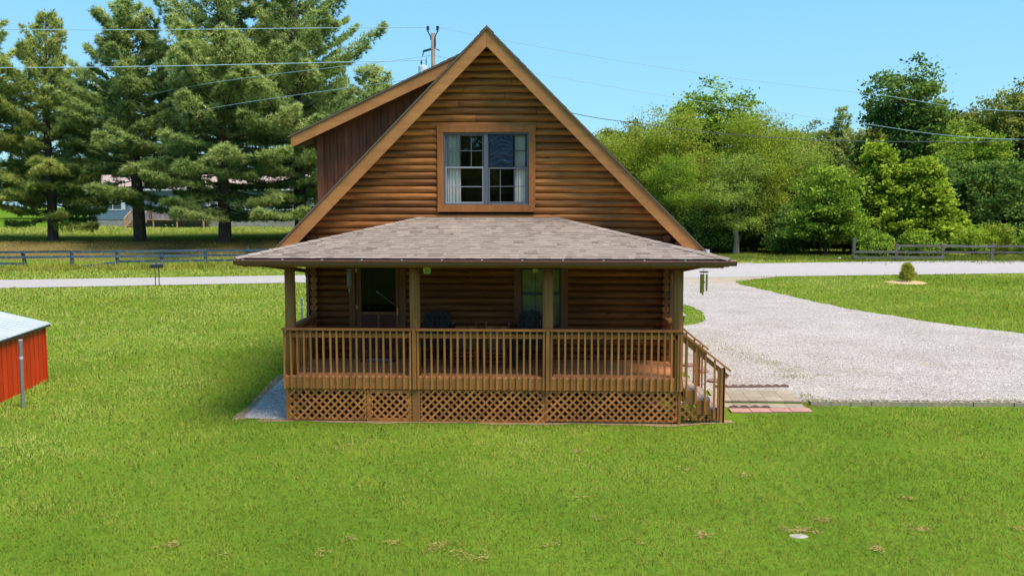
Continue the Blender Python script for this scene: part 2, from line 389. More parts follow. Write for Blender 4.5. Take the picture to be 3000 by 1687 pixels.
def gravel_mat(name, dirt_y=None):
    m, nt, out, N, L = nodes(name)
    ge = N('NewGeometry')
    v1 = N('TexVoronoi', i_Scale=38.); L(ge.outputs['Position'], v1.inputs['Vector'])
    cr = N('ValToRGB'); ramp(cr, [(.0,(.20,.170,.145)),(.3,(.43,.372,.325)),(.7,(.56,.49,.43)),(1.,(.74,.66,.59))])
    sx = N('SeparateColor'); L(v1.outputs['Color'], sx.inputs[0]); L(sx.outputs[0], cr.inputs[0])
    # pinkish and dark single stones
    c2 = N('ValToRGB'); ramp(c2, [(.80,(1,1,1)),(.86,(.9,.72,.66)),(.93,(.9,.72,.66)),(.96,(.5,.48,.5))]); c2.color_ramp.interpolation = 'CONSTANT'; L(sx.outputs[1], c2.inputs[0])
    mx = N('Mix', data_type='RGBA', blend_type='MULTIPLY', i_Factor=.85); L(cr.outputs[0], mx.inputs['A']); L(c2.outputs[0], mx.inputs['B'])
    n1 = N('TexNoise', i_Scale=.5, i_Detail=6., i_Roughness=.7); L(ge.outputs['Position'], n1.inputs['Vector'])
    w = N('ValToRGB'); ramp(w, [(.3,(.86,.84,.82)),(.6,(1.08,1.08,1.1))]); L(n1.outputs['Fac'], w.inputs[0])
    m2 = N('Mix', data_type='RGBA', blend_type='MULTIPLY', i_Factor=1.); L(mx.outputs['Result'], m2.inputs['A']); L(w.outputs[0], m2.inputs['B'])
    col = m2.outputs['Result']
    n3 = N('TexNoise', i_Scale=1.1, i_Detail=7., i_Roughness=.75); L(ge.outputs['Position'], n3.inputs['Vector'])
    if dirt_y:
        sp = N('SeparateXYZ'); L(ge.outputs['Position'], sp.inputs[0])
        mr = N('MapRange', i_1=dirt_y-5, i_2=dirt_y+2.); L(sp.outputs['Y'], mr.inputs[0])
        ad = N('Math', operation='MULTIPLY_ADD', i_1=.28); L(mr.outputs[0], ad.inputs[0]); L(n3.outputs['Fac'], ad.inputs[2]); nf = ad.outputs[0]
    else: nf = n3.outputs['Fac']
    dr = N('ValToRGB'); ramp(dr, [(.57,(0,0,0)),(.78,(.75,.75,.75))]); L(nf, dr.inputs[0])
    m3 = N('Mix', data_type='RGBA'); L(dr.outputs[0], m3.inputs['Factor']); L(col, m3.inputs['A']); m3.inputs['B'].default_value = (.48,.36,.22,1)
    b = N('BsdfPrincipled'); b.inputs['Roughness'].default_value = .95; b.inputs['Specular IOR Level'].default_value = .2
    L(m3.outputs['Result'], b.inputs['Base Color'])
    bp = N('Bump', i_Strength=.9, i_Distance=.03); bp.invert = True; L(v1.outputs['Distance'], bp.inputs['Height']); L(bp.outputs[0], b.inputs['Normal'])
    L(b.outputs[0], out.inputs[0]); return m
M['gravel'] = gravel_mat('driveway_gravel', 31.)
YL = [1.5, 5, 12.0, 12.3, 12.9, 13.6, 15.5, 17.5, 19.3, 21, 24, 28, 31.5, 33.9]
XL = [3.95, 3.95, 3.95, 4.9, 5.9, 6.5, 6.85, 7.0, 6.8, 6.0, 5.0, 4.2, 3.0, 1.0]
YR = [1.5, 3, 6, 9, 11.37, 13.67, 17.8, 25.2, 29.5, 31.6, 32.7, 33.9]
XR = [42, 34, 25, 18.6, 15.95, 14.34, 12.9, 11.8, 11.0, 11.2, 12.4, 15.0]
def xl(y): return np.interp(y, YL, XL)
def xr(y): return np.interp(y, YR, XR)
rows = []
for y in list(np.arange(1.5, 33.9, .45)) + [33.9]:
    w = .05*math.sin(y*3.1) + .04*math.sin(y*7.7+1)
    a = (xl(y)+w, y); b = (xr(y)-w*1.3, y)
    if y > 33: # meets the slanted road edge
        pass
    rows.append((a, b))
# last rows lean so that the mouth follows the road edge
rows = [r for r in rows if r[0][1] < 31.0]
for u in (0, .35, .7, 1.):
    y0 = 31.0 + (ynear(2.)+.15-31.0)*u; y1 = 31.0 + (ynear(14.5)+.15-31.0)*u
    rows.append(((xl(31.)+(2.-xl(31.))*u, y0), (xr(31.)+(14.5-xr(31.))*u, y1)))
sheet('gravel_driveway', rows, M['gravel'], .014, 40)
sheet('gravel_apron', [((x, yfar(x)-.05), (x, yfar(x)+.6+1.9*ss(x,3,7)*(1-ss(x,9,14)))) for x in np.arange(2., 15., .5)], M['gravel'], .03, 5)
bed = [((-5.02,.12),(-3.6,.03)),((-4.66,.25),(-3.6,.3)),((-4.72,.9),(-3.6,.9)),((-4.88,2.2),(-3.6,2.2)),((-5.05,4.2),(-3.6,4.2)),((-5.0,6.),(-3.6,6.)),((-4.9,10.5),(-3.6,10.5))]
bed[0] = ((-4.6,.1),(-3.6,.0))
sheet('side_gravel_bed', bed, gravel_mat('bed_gravel'), .012, 8)
# dirt margin round the bed
rows = [((a[0]-.18-.05*math.sin(i*2), a[1]-(.14 if i == 0 else 0)), (a[0]+.1, a[1]-(.1 if i == 0 else 0))) for i, (a, b) in enumerate(bed)]
M['dirt'] = plain('bare_soil', (.30,.20,.10), .95, scale=7, var=.3, bump=.4)
sheet('soil_edge', [((-4.8,-.06),(-4.55,.06))] + rows[1:], M['dirt'], .007, 2)
sheet('soil_strip', [((x, -.13-.05*math.sin(x*2.3)-.04*math.sin(x*6)), (x, .12)) for x in np.arange(-4.3, 4.9, .25)], M['dirt'], .006, 2)
# soil under the deck and the house
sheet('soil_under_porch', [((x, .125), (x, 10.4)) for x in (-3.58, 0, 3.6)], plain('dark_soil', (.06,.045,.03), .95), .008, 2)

# ------------------------------------------------------------------ the log cabin
cabin = thing('log_cabin', 'brown log cabin with steep gable, left dormer and railed front porch', 'house')
APEX, MS, EAVE = 7.57, 1.007, 4.34          # main roof top line z = APEX - MS*|x|
YW = 1.95                                   # front wall groove plane
def logwall(mb, a0, a1, z0, z1, along, base, bulge, pitch=.145, holes=(), lim=None, seed=1):
    """rows of D-shaped log siding; along='x': wall in plane y=base bulging to -y; along 'y': plane x=base bulging by sign"""
    rg = random.Random(seed); z = z0; NP = 9
    while z < z1 - .01:
        zt = min(z+pitch, z1); hs = sorted([h for h in holes if h[2] < (z+zt)/2 < h[3]])
        spans = []; s = a0
        for h in hs:
            if h[0] > s: spans.append((s, h[0]))
            s = max(s, h[1])
        if s < a1: spans.append((s, a1))
        for (s, e) in spans:
            cuts = [s]; c = s + rg.uniform(1.2, 4.5)
            while c < e-.8: cuts.append(c); c += rg.uniform(2.4, 4.8)
            cuts.append(e)
            for k in range(len(cuts)-1):
                tn = rg.random(); A, B = cuts[k]+(.007 if k else 0), cuts[k+1]
                vs = []
                for i in range(NP+1):
                    u = i/NP; zz = z+(zt-z)*u; o = bulge*(math.sin(PI*min(1,max(0,u*.97+.015)))**.6)-(.009 if i in (0, NP) else 0)
                    p, q = A, B
                    if lim: L_ = lim(zz); p = max(p, -L_); q = min(q, L_)
                    if q < p: p = q = (p+q)/2
                    for a in (p, q): vs.append((a, base-o, zz) if along == 'x' else (base-o, a, zz))
                mb.poly(vs, [(2*i, 2*i+1, 2*i+3, 2*i+2) for i in range(NP)], tn)
        z = zt
# openings: window x range, z range
WX0, WX1, WZ0, WZ1 = -1.06, .97, 3.956, 5.72
DX0, DX1, DZ1 = -2.94, -1.74, 2.92
LX0, LX1, LZ0, LZ1 = .524, 1.65, 1.44, 2.92
under = lambda z: max(.0, (APEX-.24-z)/MS)
mb = MB()
logwall(mb, -3.83, 3.83, 3.335, 7.33, 'x', YW, .066, holes=[(DX0,DX1,.5,DZ1),(LX0,LX1,LZ0,LZ1),(WX0+.03,WX1-.03,WZ0+.03,WZ1-.03)], lim=lambda z: min(3.83, under(z)), seed=3)
fw = mb.build('gable_wall', M['log'], cabin)
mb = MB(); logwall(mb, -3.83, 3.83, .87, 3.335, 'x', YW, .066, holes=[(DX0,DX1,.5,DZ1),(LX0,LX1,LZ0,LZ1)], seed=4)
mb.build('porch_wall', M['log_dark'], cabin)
for sgn in (-1, 1):
    mb = MB(); logwall(mb, YW, 10.5, -.02, 3.45, 'y', sgn*3.82, -sgn*.055, seed=11+sgn)
    mb.build('side_wall', M['logy'], cabin)
mb = MB(); mb.prism([(-3.8,0),(3.8,0),(3.8,3.4),(0,7.2),(-3.8,3.4)], 'y', 10.4, 10.5); mb.build('back_wall', M['log'], cabin)
mb = MB(); mb.box(-3.78,3.78,2.02,10.38,3.0,3.06); mb.box(-3.78,3.78,2.02,10.38,.8,.87); mb.prism([(-3.7,.9),(3.7,.9),(3.7,3.2),(0,6.9),(-3.7,3.2)],'y',6.2,6.25)
mb.build('interior', M['interior'], cabin)
# corner logs: round log ends standing proud of the front wall
for sgn in (-1, 1):
    mb = MB(); rg = random.Random(5+sgn); z = .95
    while z < 3.42:
        mb.tube([(sgn*3.655, YW+.02, z), (sgn*3.655, YW-.20+rg.uniform(-.012,.012), z)], .0755, 14, tone=rg.random()); z += .145
    mb.build('corner_logs', M['logend'], cabin)

# main roof: sloped slabs, shingle courses, ridge
def shingles(mb, O, U, V, Nn, length, lo, hi, rg, tab=(.17,.34), exp=.125, lift=.010, mi=0):
    """courses of tabs on a plane: O origin at the eave, U along the eave, V up the slope, Nn normal; lo(t), hi(t): limits along U"""
    O, U, V, Nn = Vector(O), Vector(U), Vector(V), Vector(Nn); n = int(math.ceil(length/exp))
    for r in range(n):
        t0 = r*exp; t1 = min(length, t0+exp+.004); s = min(lo(t0), lo(t1)) + rg.uniform(-.25, 0); end = max(hi(t0), hi(t1))
        jit = rg.uniform(-.004,.004)
        while s < end:
            e = s + rg.choice((.07,.10,.12,.17,.2,.26)); cl = lambda a, t: min(max(a, lo(t)), hi(t))
            a0, a1, b0, b1 = cl(s,t0), cl(e,t0), cl(s,t1), cl(e,t1)
            tn = min(1, max(0, rg.gauss(.5, .13)))
            if rg.random() < .05: tn = rg.uniform(.05,.25)
            h = lift*(1 if rg.random() < .6 else .55)
            if max(a1-a0, b1-b0) > .004:
                p = [O+U*a0+V*t0+Nn*h, O+U*a1+V*t0+Nn*h, O+U*b1+V*t1+Nn*.002, O+U*b0+V*t1+Nn*.002]
                mb.face(p, tn, mi)
                mb.face([O+U*a0+V*(t0), p[0], p[1], O+U*a1+V*(t0)][::-1], 0., mi)
            s = e
RY0, RY1 = 1.42, 11.0
q2 = 1/math.hypot(1, MS)
mr = MB()
for sgn in (-1, 1):
    # roof deck slab
    zt = lambda x: APEX-.012-MS*x
    for (ya, yb) in ((1.50, RY1),):
        mr.prism([(0, zt(0)), (sgn*EAVE, zt(EAVE)), (sgn*(EAVE-.1), zt(EAVE)-.12), (0, zt(0)-.2)], 'y', ya, yb, .4, 1)
    # thin shingle edge in front of the rake boards
    mr.prism([(0, APEX+.042), (sgn*(EAVE+.06), APEX+.042-MS*(EAVE+.06)), (sgn*(EAVE+.06), APEX+.004-MS*(EAVE+.06)), (0, APEX+.004)], 'y', RY0, RY1+.02, .05, 0)
    rg = random.Random(21+sgn)
    U = Vector((0,1,0)); V = Vector((-sgn, 0, MS))*q2; Nn = Vector((sgn*MS, 0, 1))*q2
    O = Vector((sgn*(EAVE+.06), RY0, APEX+.045-MS*(EAVE+.06)))
    shingles(mr, O, U, V, Nn, (EAVE+.06)/q2-.02, lambda t: 0, lambda t: RY1+.02-RY0, rg, exp=.19)
mr.prism([(-.14,APEX-.07),(0,APEX+.068),(.14,APEX-.07),(0,APEX+.045)],'y',RY0+.004,RY1+.02,.3)
roof = mr.build('main_roof', [M['shingle'], M['soffit']], cabin)
# rake boards: two lengths on each side
for sgn in (-1, 1):
    for k, (xa, xb) in enumerate(((0.002, 3.30), (3.304, EAVE))):
        t = lambda x: APEX-MS*x
        mb = MB(); c = .085 if k == 0 else 0
        if k == 0: P = [(sgn*xa, t(xa)), (sgn*xb, t(xb)), (sgn*(xb-.17), t(xb-.17)-.338), (sgn*xa, t(xa)-.338)]
        else: P = [(sgn*xa, t(xa)), (sgn*xb, t(xb)), (sgn*(xb-.34), t(xb-.34)-.338), (sgn*(xa-.17), t(xa-.17)-.338)]
        mb.prism(P, 'y', 1.455-.002*k, 1.497, .4+.35*k*(1 if sgn < 0 else .6))
        m = 'rake_r' if sgn > 0 else 'rake_l'
        if m not in M: M[m] = wood('rake_board_'+('right' if sgn > 0 else 'left'), (.41,.165,.05), (.57,.242,.078), (1.6,12,14), tonev=.22, bump=.1, rot=(0, sgn*math.radians(-45.2), 0))
        mb.build('rake_board', M[m], cabin)
# side gutters under the main eaves
for sgn in (-1, 1):
    mb = MB(); z = APEX-MS*EAVE
    mb.prism([(sgn*(EAVE+.0), z+.0),(sgn*(EAVE+.0), z-.12),(sgn*(EAVE+.07), z-.12),(sgn*(EAVE+.13), z-.03),(sgn*(EAVE+.13), z+.0)], 'y', 1.44, 11., .5)
    mb.build('eave_gutter', M['brown_metal'], cabin)
    mb = MB(); mb.box(min(sgn*(EAVE+.004),sgn*(EAVE+.126)), max(sgn*(EAVE+.004),sgn*(EAVE+.126)), 1.43, 1.437, z-.115, z+.012, .5); mb.build('gutter_cap', M['tank'], cabin)

# dormer on the left slope
DY0, DY1 = 2.55, 9.6
dz = lambda x: 5.561 + (x+4.293)*(7.223-5.561)/(4.293-.662)     # dormer roof line
xm = -(APEX-5.561-4.293*(7.223-5.561)/(4.293-.662))/( (7.223-5.561)/(4.293-.662)-MS) if False else None
sd = (7.223-5.561)/(4.293-.662)
xi = (APEX-5.561-4.293*sd)/(sd-MS)          # where it meets the main slope (x < 0): APEX+MS*x = 5.561+(x+4.293)*sd
mb = MB()
mb.prism([(-4.33, dz(-4.33)-.012), (xi, dz(xi)-.012), (xi, dz(xi)-.17), (-4.25, dz(-4.25)-.17)], 'y', DY0+.045, DY1, .4, 1)
mb.prism([(-4.36, dz(-4.36)+.035), (xi, dz(xi)+.035), (xi, dz(xi)+.004), (-4.36, dz(-4.36)+.004)], 'y', DY0-.03, DY1, .05, 0)
qd = 1/math.hypot(1, sd)
shingles(mb, (-4.36, DY0-.03, dz(-4.36)+.038), (0,1,0), (qd,0,sd*qd), (-sd*qd,0,qd), (xi+4.36)/qd, lambda t: 0, lambda t: DY1-DY0, random.Random(31), exp=.19)
mb.build('dormer_roof', [M['shingle'], M['soffit']], cabin)
M['rake_d'] = wood('dormer_rake_wood', (.41,.165,.05), (.57,.242,.078), (1.6,12,14), tonev=.2, bump=.1, rot=(0, math.radians(24.6), 0))
mb = MB(); mb.prism([(-4.30, dz(-4.30)), (xi+.02, dz(xi+.02)), (xi-.25, dz(xi-.25)-.25), (-4.28, dz(-4.28)-.235)], 'y', DY0, DY0+.04, .5); mb.build('dormer_rake_board', M['rake_d'], cabin)
mb = MB()                                     # cheek: boards and battens
def cheek(xa, xb, y0, y1, tn):
    f = lambda x: (x, APEX+MS*x+.06); g = lambda x: (x, dz(x)-.02)
    if dz(xb)-(APEX+MS*xb) < .03: xb = min(xb, xi-.05)
    if xb <= xa: return
    mb.prism([f(xa), f(xb), g(xb), g(xa)], 'y', y0, y1, tn)
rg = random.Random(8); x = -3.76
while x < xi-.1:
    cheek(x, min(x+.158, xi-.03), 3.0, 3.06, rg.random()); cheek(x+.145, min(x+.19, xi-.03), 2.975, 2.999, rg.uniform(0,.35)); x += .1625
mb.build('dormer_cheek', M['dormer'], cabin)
mb = MB(); mb.box(-3.845,-3.70,2.965,3.0,3.75,5.62,.7); mb.box(-3.845,-3.80,3.001,DY1,3.6,5.6,.5); mb.build('dormer_corner_board', M['dormer'], cabin)
for y in (2.75, 3.3, 4.2, 5.1):
    mb = MB(); mb.prism([(-4.2, dz(-4.2)-.175), (-3.85, dz(-3.85)-.175), (-3.85, dz(-3.85)-.33), (-4.2, dz(-4.2)-.25)], 'y', y, y+.045, .5); mb.build('dormer_rafter', M['soffit'], cabin)

# upper window
win = MB()
IX0, IX1, IZ0, IZ1 = -.93, .83, 4.10, 5.58; XM = -.055
YF = YW-.03
for (x0,x1,z0,z1) in ((IX0,IX1,IZ1-.03,IZ1),(IX0,IX1,IZ0,IZ0+.03),(IX0,IX0+.035,IZ0+.03,IZ1-.03),(IX1-.035,IX1,IZ0+.03,IZ1-.03),(XM-.045,XM+.045,IZ0+.03,IZ1-.03)):
    win.bbox(x0,x1,YF-.035,YF+.06,z0,z1,.006)
window = win.build('window', M['win_grey'], cabin)
mb = MB()
mb.bbox(WX0,WX1,YW-.10,YW+.0,IZ1,WZ1,.006,.5); mb.bbox(WX0+.005,WX1-.015,YW-.10,YW,WZ0,IZ0,.006,.6)
mb.bbox(WX0+.003,IX0,YW-.097,YW,IZ0,IZ1,.006,.4); mb.bbox(IX1,WX1-.003,YW-.097,YW,IZ0,IZ1,.006,.65)
mb.build('window_casing', M['trim'], window)
ZM = 4.85
def sash(x0, x1, z0, z1, y, mat, vx, hz, bw=.035, name='sash'):
    mb = MB()
    mb.bbox(x0,x1,y-.012,y+.02,z1-bw,z1,.004); mb.bbox(x0,x1,y-.012,y+.02,z0,z0+bw,.004)
    mb.bbox(x0,x0+bw,y-.012,y+.02,z0+bw,z1-bw,.004); mb.bbox(x1-bw,x1,y-.012,y+.02,z0+bw,z1-bw,.004)
    for v in vx: mb.box(v-.008,v+.008,y+.004,y+.014,z0+bw,z1-bw)
    for h in hz: mb.box(x0+bw,x1-bw,y+.0035,y+.0145,h-.008,h+.008)
    o = mb.build(name, mat, window)
    p = MB(); p.face([(x0+bw*.5,y+.009,z0+bw*.5),(x1-bw*.5,y+.009,z0+bw*.5),(x1-bw*.5,y+.009,z1-bw*.5),(x0+bw*.5,y+.009,z1-bw*.5)]); p.build('pane', M['glass'], window)
    return o
lx0, lx1, rx0, rx1 = IX0+.035, XM-.045, XM+.045, IX1-.035
sash(lx0, lx1, ZM, IZ1-.03, YF+.02, M['win_grey'], (-.655,-.36), (5.21,))
sash(lx0, lx1, IZ0+.03, ZM+.03, YF-.012, M['win_light'], (-.655,), (4.475,), .03)
sash(rx0, rx1, ZM, IZ1-.03, YF+.02, M['win_dark'], (.53,), (5.21,))
sash(rx0, rx1, IZ0+.03, ZM+.02, YF+.0, M['win_grey'], (.24,.53), (4.48,))
# curtains: pleated cloth inside
def curtain(x0, x1, z0, z1, y, seed):
    mb = MB(); n = 36; rg = random.Random(seed); ph = rg.uniform(0,6)
    cols = []
    for i in range(n+1):
        u = i/n; cols.append((x0+(x1-x0)*u, y+.022*math.sin(u*31+ph)+.012*math.sin(u*57+2*ph)))
    for i in range(n):
        a, b = cols[i], cols[i+1]; mb.face([(a[0],a[1],z0),(b[0],b[1],z0),(b[0],b[1],z1),(a[0],a[1],z1)])
    mb.build('curtain', M['curtain'], window, smooth=True)
curtain(-.90,-.585,4.11,5.56,YF+.085,1); curtain(.545,.80,4.11,5.56,YF+.085,2)
# crinkled dark film over the right upper sash, not quite reaching the right side
n1, n2 = 70, 90; rg = random.Random(4); V = []; F = []
for j in range(n2+1):
    for i in range(n1+1):
        x = rx0+.03+(.50-rx0-.03)*i/n1; z = ZM+.035+(IZ1-.03-ZM-.07)*j/n2; v = j/n2
        f1 = z*34+1.6*math.sin(x*6+z*4)+1.1*math.sin(x*15+1)+.8*math.sin(x*3.1-z*9)
        ridge = (1-abs(math.sin(f1)))**3*(.55+.45*math.sin(x*7+z*21)); f2 = z*71+2.5*math.sin(x*4.3+z*13); ridge += .5*(1-abs(math.sin(f2)))**4*max(0,math.sin(x*9-z*15+1))
        w = (ridge*(1.15-v*.95) + .9*(1-abs(math.sin(x*26+z*19)))**4*(v**4)*(1 if x < .12 else .25))*.019
        V.append((x, YF-.004-abs(w), z))
for j in range(n2):
    for i in range(n1): F.append((j*(n1+1)+i, j*(n1+1)+i+1, (j+1)*(n1+1)+i+1, (j+1)*(n1+1)+i))
fm = MB(); fm.poly(V, F); fm.build('crinkled_film', M['film'], window, smooth=True)

# porch window
win = MB(); PX0, PX1, PZ0, PZ1 = .667, 1.494, 1.56, 2.80
for (x0,x1,z0,z1) in ((PX0,PX1,PZ1-.04,PZ1),(PX0,PX1,PZ0,PZ0+.035),(PX0,PX0+.03,PZ0+.035,PZ1-.04),(PX1-.03,PX1,PZ0+.035,PZ1-.04),(PX0+.03,PX1-.03,2.235,2.285)):
    win.bbox(x0,x1,YF-.03,YF+.05,z0,z1,.004)
win.box(.965,.979,YF-.004,YF+.004,PZ0+.035,PZ1-.04)
pwin = win.build('window', M['win_dark'], cabin)
mb = MB(); mb.bbox(LX0,PX0,YW-.09,YW,LZ0,LZ1,.006,.3); mb.bbox(PX1,LX1,YW-.09,YW,LZ0,LZ1,.006,.35); mb.bbox(PX0,PX1,YW-.09,YW,LZ0,PZ0,.006,.3); mb.bbox(PX0,PX1,YW-.09,YW,PZ1,LZ1,.006,.3)
mb.build('window_casing', M['door'], pwin)
mb = MB(); mb.face([(PX0+.01,YF+.01,PZ0+.01),(PX1-.01,YF+.01,PZ0+.01),(PX1-.01,YF+.01,PZ1-.01),(PX0+.01,YF+.01,PZ1-.01)]); mb.build('pane', glass_mat('shaded_window_glass', (.9,.92,.91), .8), pwin)
V = []; F = []; n = 30
for j in range(n+1):
    for i in range(n+1):
        x = PX0+.02+(PX1-PX0-.04)*i/n; z = PZ0+.02+(PZ1-PZ0-.04)*j/n
        V.append((x, YF+.07+.008*math.sin(z*70)*.4+.012*math.sin(x*9+z*5), z))
for j in range(n):
    for i in range(n): F.append((j*(n+1)+i, j*(n+1)+i+1, (j+1)*(n+1)+i+1, (j+1)*(n+1)+i))
bl = MB(); bl.poly(V, F); bl.build('blind', M['olive'], pwin, smooth=True)

# screen door
dm = MB(); yd = YW-.06
dm.bbox(-2.80,-2.685,yd,yd+.04,.905,2.84,.005,.5); dm.bbox(-1.955,-1.88,yd,yd+.04,.905,2.84,.005,.5)
for z0, z1 in ((1.80,1.868),(.905,1.06),(2.79,2.84)): dm.bbox(-2.685,-1.955,yd,yd+.04,z0,z1,.005,.55)
dm.bbox(-2.35,-2.30,yd,yd+.04,1.06,1.80,.005,.6)
door = dm.build('door', M['door'], cabin)
mb = MB(); mb.bbox(DX0,-2.805,YW-.09,YW+.0,.88,DZ1,.006,.4); mb.bbox(-1.875,DX1,YW-.09,YW,.88,DZ1,.006,.35); mb.bbox(-2.805,-1.875,YW-.09,YW,2.845,DZ1,.006,.4); mb.bbox(-2.805,-1.875,YW-.13,YW,.876,.90,.004,.3)
mb.build('door_casing', M['door'], door)
mb = MB(); mb.box(-2.684,-2.351,yd+.014,yd+.026,1.062,1.798); mb.box(-2.299,-1.956,yd+.014,yd+.026,1.062,1.798); mb.build('door_panel', M['maroon'], door)
mb = MB(); mb.face([(-2.684,yd+.02,1.868),(-1.956,yd+.02,1.868),(-1.956,yd+.02,2.79),(-2.684,yd+.02,2.79)]); mb.build('screen', glass_mat('dark_screen', (.16,.17,.17), .3), door)
mb = MB(); mb.box(-2.68,-1.96,yd+.10,yd+.14,.9,2.84); mb.build('inner_door', M['dark_glass'], door)
mb = MB(); mb.box(-2.555,-2.54,yd+.085,yd+.099,1.9,2.72); mb.box(-2.54,-2.05,yd+.085,yd+.099,2.68,2.72); mb.build('inner_glazing_bead', M['galv'], door)
for z in (2.70, 1.93, 1.13):
    mb = MB(); mb.bbox(-2.815,-2.77,yd-.006,yd+.0,z,z+.075,.002); mb.tube([(-2.792,yd-.006,z),(-2.792,yd-.006,z+.075)], .006, 6); mb.build('hinge', M['brass'], door)
mb = MB(); mb.bbox(-1.93,-1.905,yd-.012,yd-.001,1.83,1.95,.003); mb.tube([(-1.918,yd-.012,1.90),(-1.918,yd-.05,1.90),(-1.918,yd-.05,1.80)], .008, 6); mb.build('door_handle', M['brass'], door)
mb = MB(); mb.tube([(-2.36,yd-.01,2.30),(-2.31,yd-.015,2.265)], .012, 6); mb.tube([(-2.31,yd-.015,2.265),(-1.925,yd-.012,1.985)], .004, 6); mb.build('door_closer', M['galv'], door)

# ---- porch: deck, fascia, posts, beam, ceiling, hip roof
ZD = .88
mb = MB(); rg = random.Random(2); y = -.035
while y < 1.86:
    mb.bbox(-3.75,3.75,y,y+.139,ZD-.035,ZD,.004,rg.random()); y += .1445
mb.build('porch_deck', M['deck'], cabin)
mb = MB()
for a, b, t in ((-3.76,-.9,.5),(-.897,1.9,.6),(1.903,3.76,.4)): mb.bbox(a,b,-.045,-.006,.632,ZD-.037,.005,t)
mb.box(-3.76,-3.72,-.005,1.9,.632,ZD-.037,.4); mb.box(3.72,3.76,-.005,1.9,.632,ZD-.037,.5)
for x in (-2.5,-1.25,0,1.25,2.5): mb.box(x-.02,x+.02,0.0,1.9,.65,ZD-.037,.3)
mb.build('deck_fascia', wood('fascia_wood', (.34,.14,.036), (.50,.22,.065), (2,14,14), tonev=.3, bump=.15), cabin)
for x in (-3.655, -1.275, 1.235, 3.655):
    mb = MB(); rg = random.Random(int(x*10)); pts = [(x, .075, -.05 if False else ZD)]+[(x, .075, z) for z in (1.3,1.8,2.4,2.945)]
    mb.tube(pts, [.105,.104,.102,.1,.098], 16, .3+.4*rg.random()); mb.build('porch_post', M['post'], cabin, smooth=True)
mb = MB(); mb.bbox(-4.36,-.2,-.06,.10,2.945,3.09,.006,.3); mb.bbox(-.197,4.38,-.06,.10,2.945,3.09,.006,.4); mb.box(-3.72,-3.58,.105,1.9,2.95,3.08,.3); mb.box(3.58,3.72,.105,1.9,2.95,3.08,.3)
mb.build('porch_beam', M['soffit'], cabin)
mb = MB(); mb.bbox(-4.36,4.38,-.075,-.062,2.945,2.985,.003,.6); mb.build('beam_trim', M['post'], cabin)
mb = MB(); mb.box(-4.36,4.38,-.53,1.9,3.095,3.108,.5); mb.build('porch_ceiling', M['ceil'], cabin)
EY, EZ, HT, HZ = -.55, 3.135, 1.34, 3.845
pr = MB()
eL, eR, tL, tR = (-4.43,EY,EZ), (4.45,EY,EZ), (-1.36,YW-.01,HZ), (1.32,YW-.01,HZ)
bL, bR = (-4.43,YW-.01,EZ), (4.45,YW-.01,EZ)
dn = lambda p, d=.025: (p[0],p[1],p[2]-d)
pr.face([eL,eR,tR,tL], .3, 1); pr.face([bL,eL,tL], .3, 1); pr.face([eR,bR,tR], .3, 1)
pr.face([dn(eR),dn(eL),dn(bL),dn(bR)], .3, 1); pr.face([eL,dn(eL),dn(eR),eR], .1, 1); pr.face([bL,dn(bL),dn(eL),eL], .1, 1); pr.face([eR,dn(eR),dn(bR),bR], .1, 1)
sl = math.hypot(YW-.01-EY, HZ-EZ); Vv = Vector((0,(YW-.01-EY)/sl,(HZ-EZ)/sl)); Nn = Vector((0,-Vv.z,Vv.y))
shingles(pr, (0,EY-.03,EZ+.004), (1,0,0), Vv, Nn, sl+.02, lambda t: -4.45+(4.45-1.36)*min(1,t/sl), lambda t: 4.47-(4.47-1.32)*min(1,t/sl), random.Random(5))
for sgn, ex, tx in ((-1,4.45,1.36),(1,4.47,1.32)):
    s2 = math.hypot(ex-tx, HZ-EZ); V2 = Vector((-sgn*(ex-tx)/s2,0,(HZ-EZ)/s2)); N2 = Vector((sgn*V2.z,0,abs(V2.x)))
    D_ = YW-.01-EY
    shingles(pr, (sgn*ex,EY,EZ+.004), (0,1,0), V2, N2, s2, lambda t: D_*min(1,t/s2), lambda t: D_, random.Random(6+sgn))
    # hip caps
    a = Vector((sgn*(ex+.01),EY-.04,EZ+.018)); b = Vector((sgn*tx,YW-.01,HZ+.022)); d = b-a; n = 17; rg = random.Random(9+sgn)
    side = d.cross(Vector((0,0,1))).normalized()
    for k in range(n):
        p0 = a+d*(k/n); p1 = a+d*((k+1.25)/n if k < n-1 else 1.); tn = min(1,max(0,rg.gauss(.5,.18)))
        up = Vector((0,0,.012)); w = .12
        for s_ in (-1,1):
            q = [p0+up, p0+up+side*s_*w-Vector((0,0,.035)), p1+side*s_*w-Vector((0,0,.035)), p1]
            pr.face(q, tn)
            pr.face([p0+up-Vector((0,0,.018)), p0+up+side*s_*w-Vector((0,0,.05)), q[1], q[0]], 0.)
pr.build('porch_roof', [M['shingle'], M['soffit']], cabin)
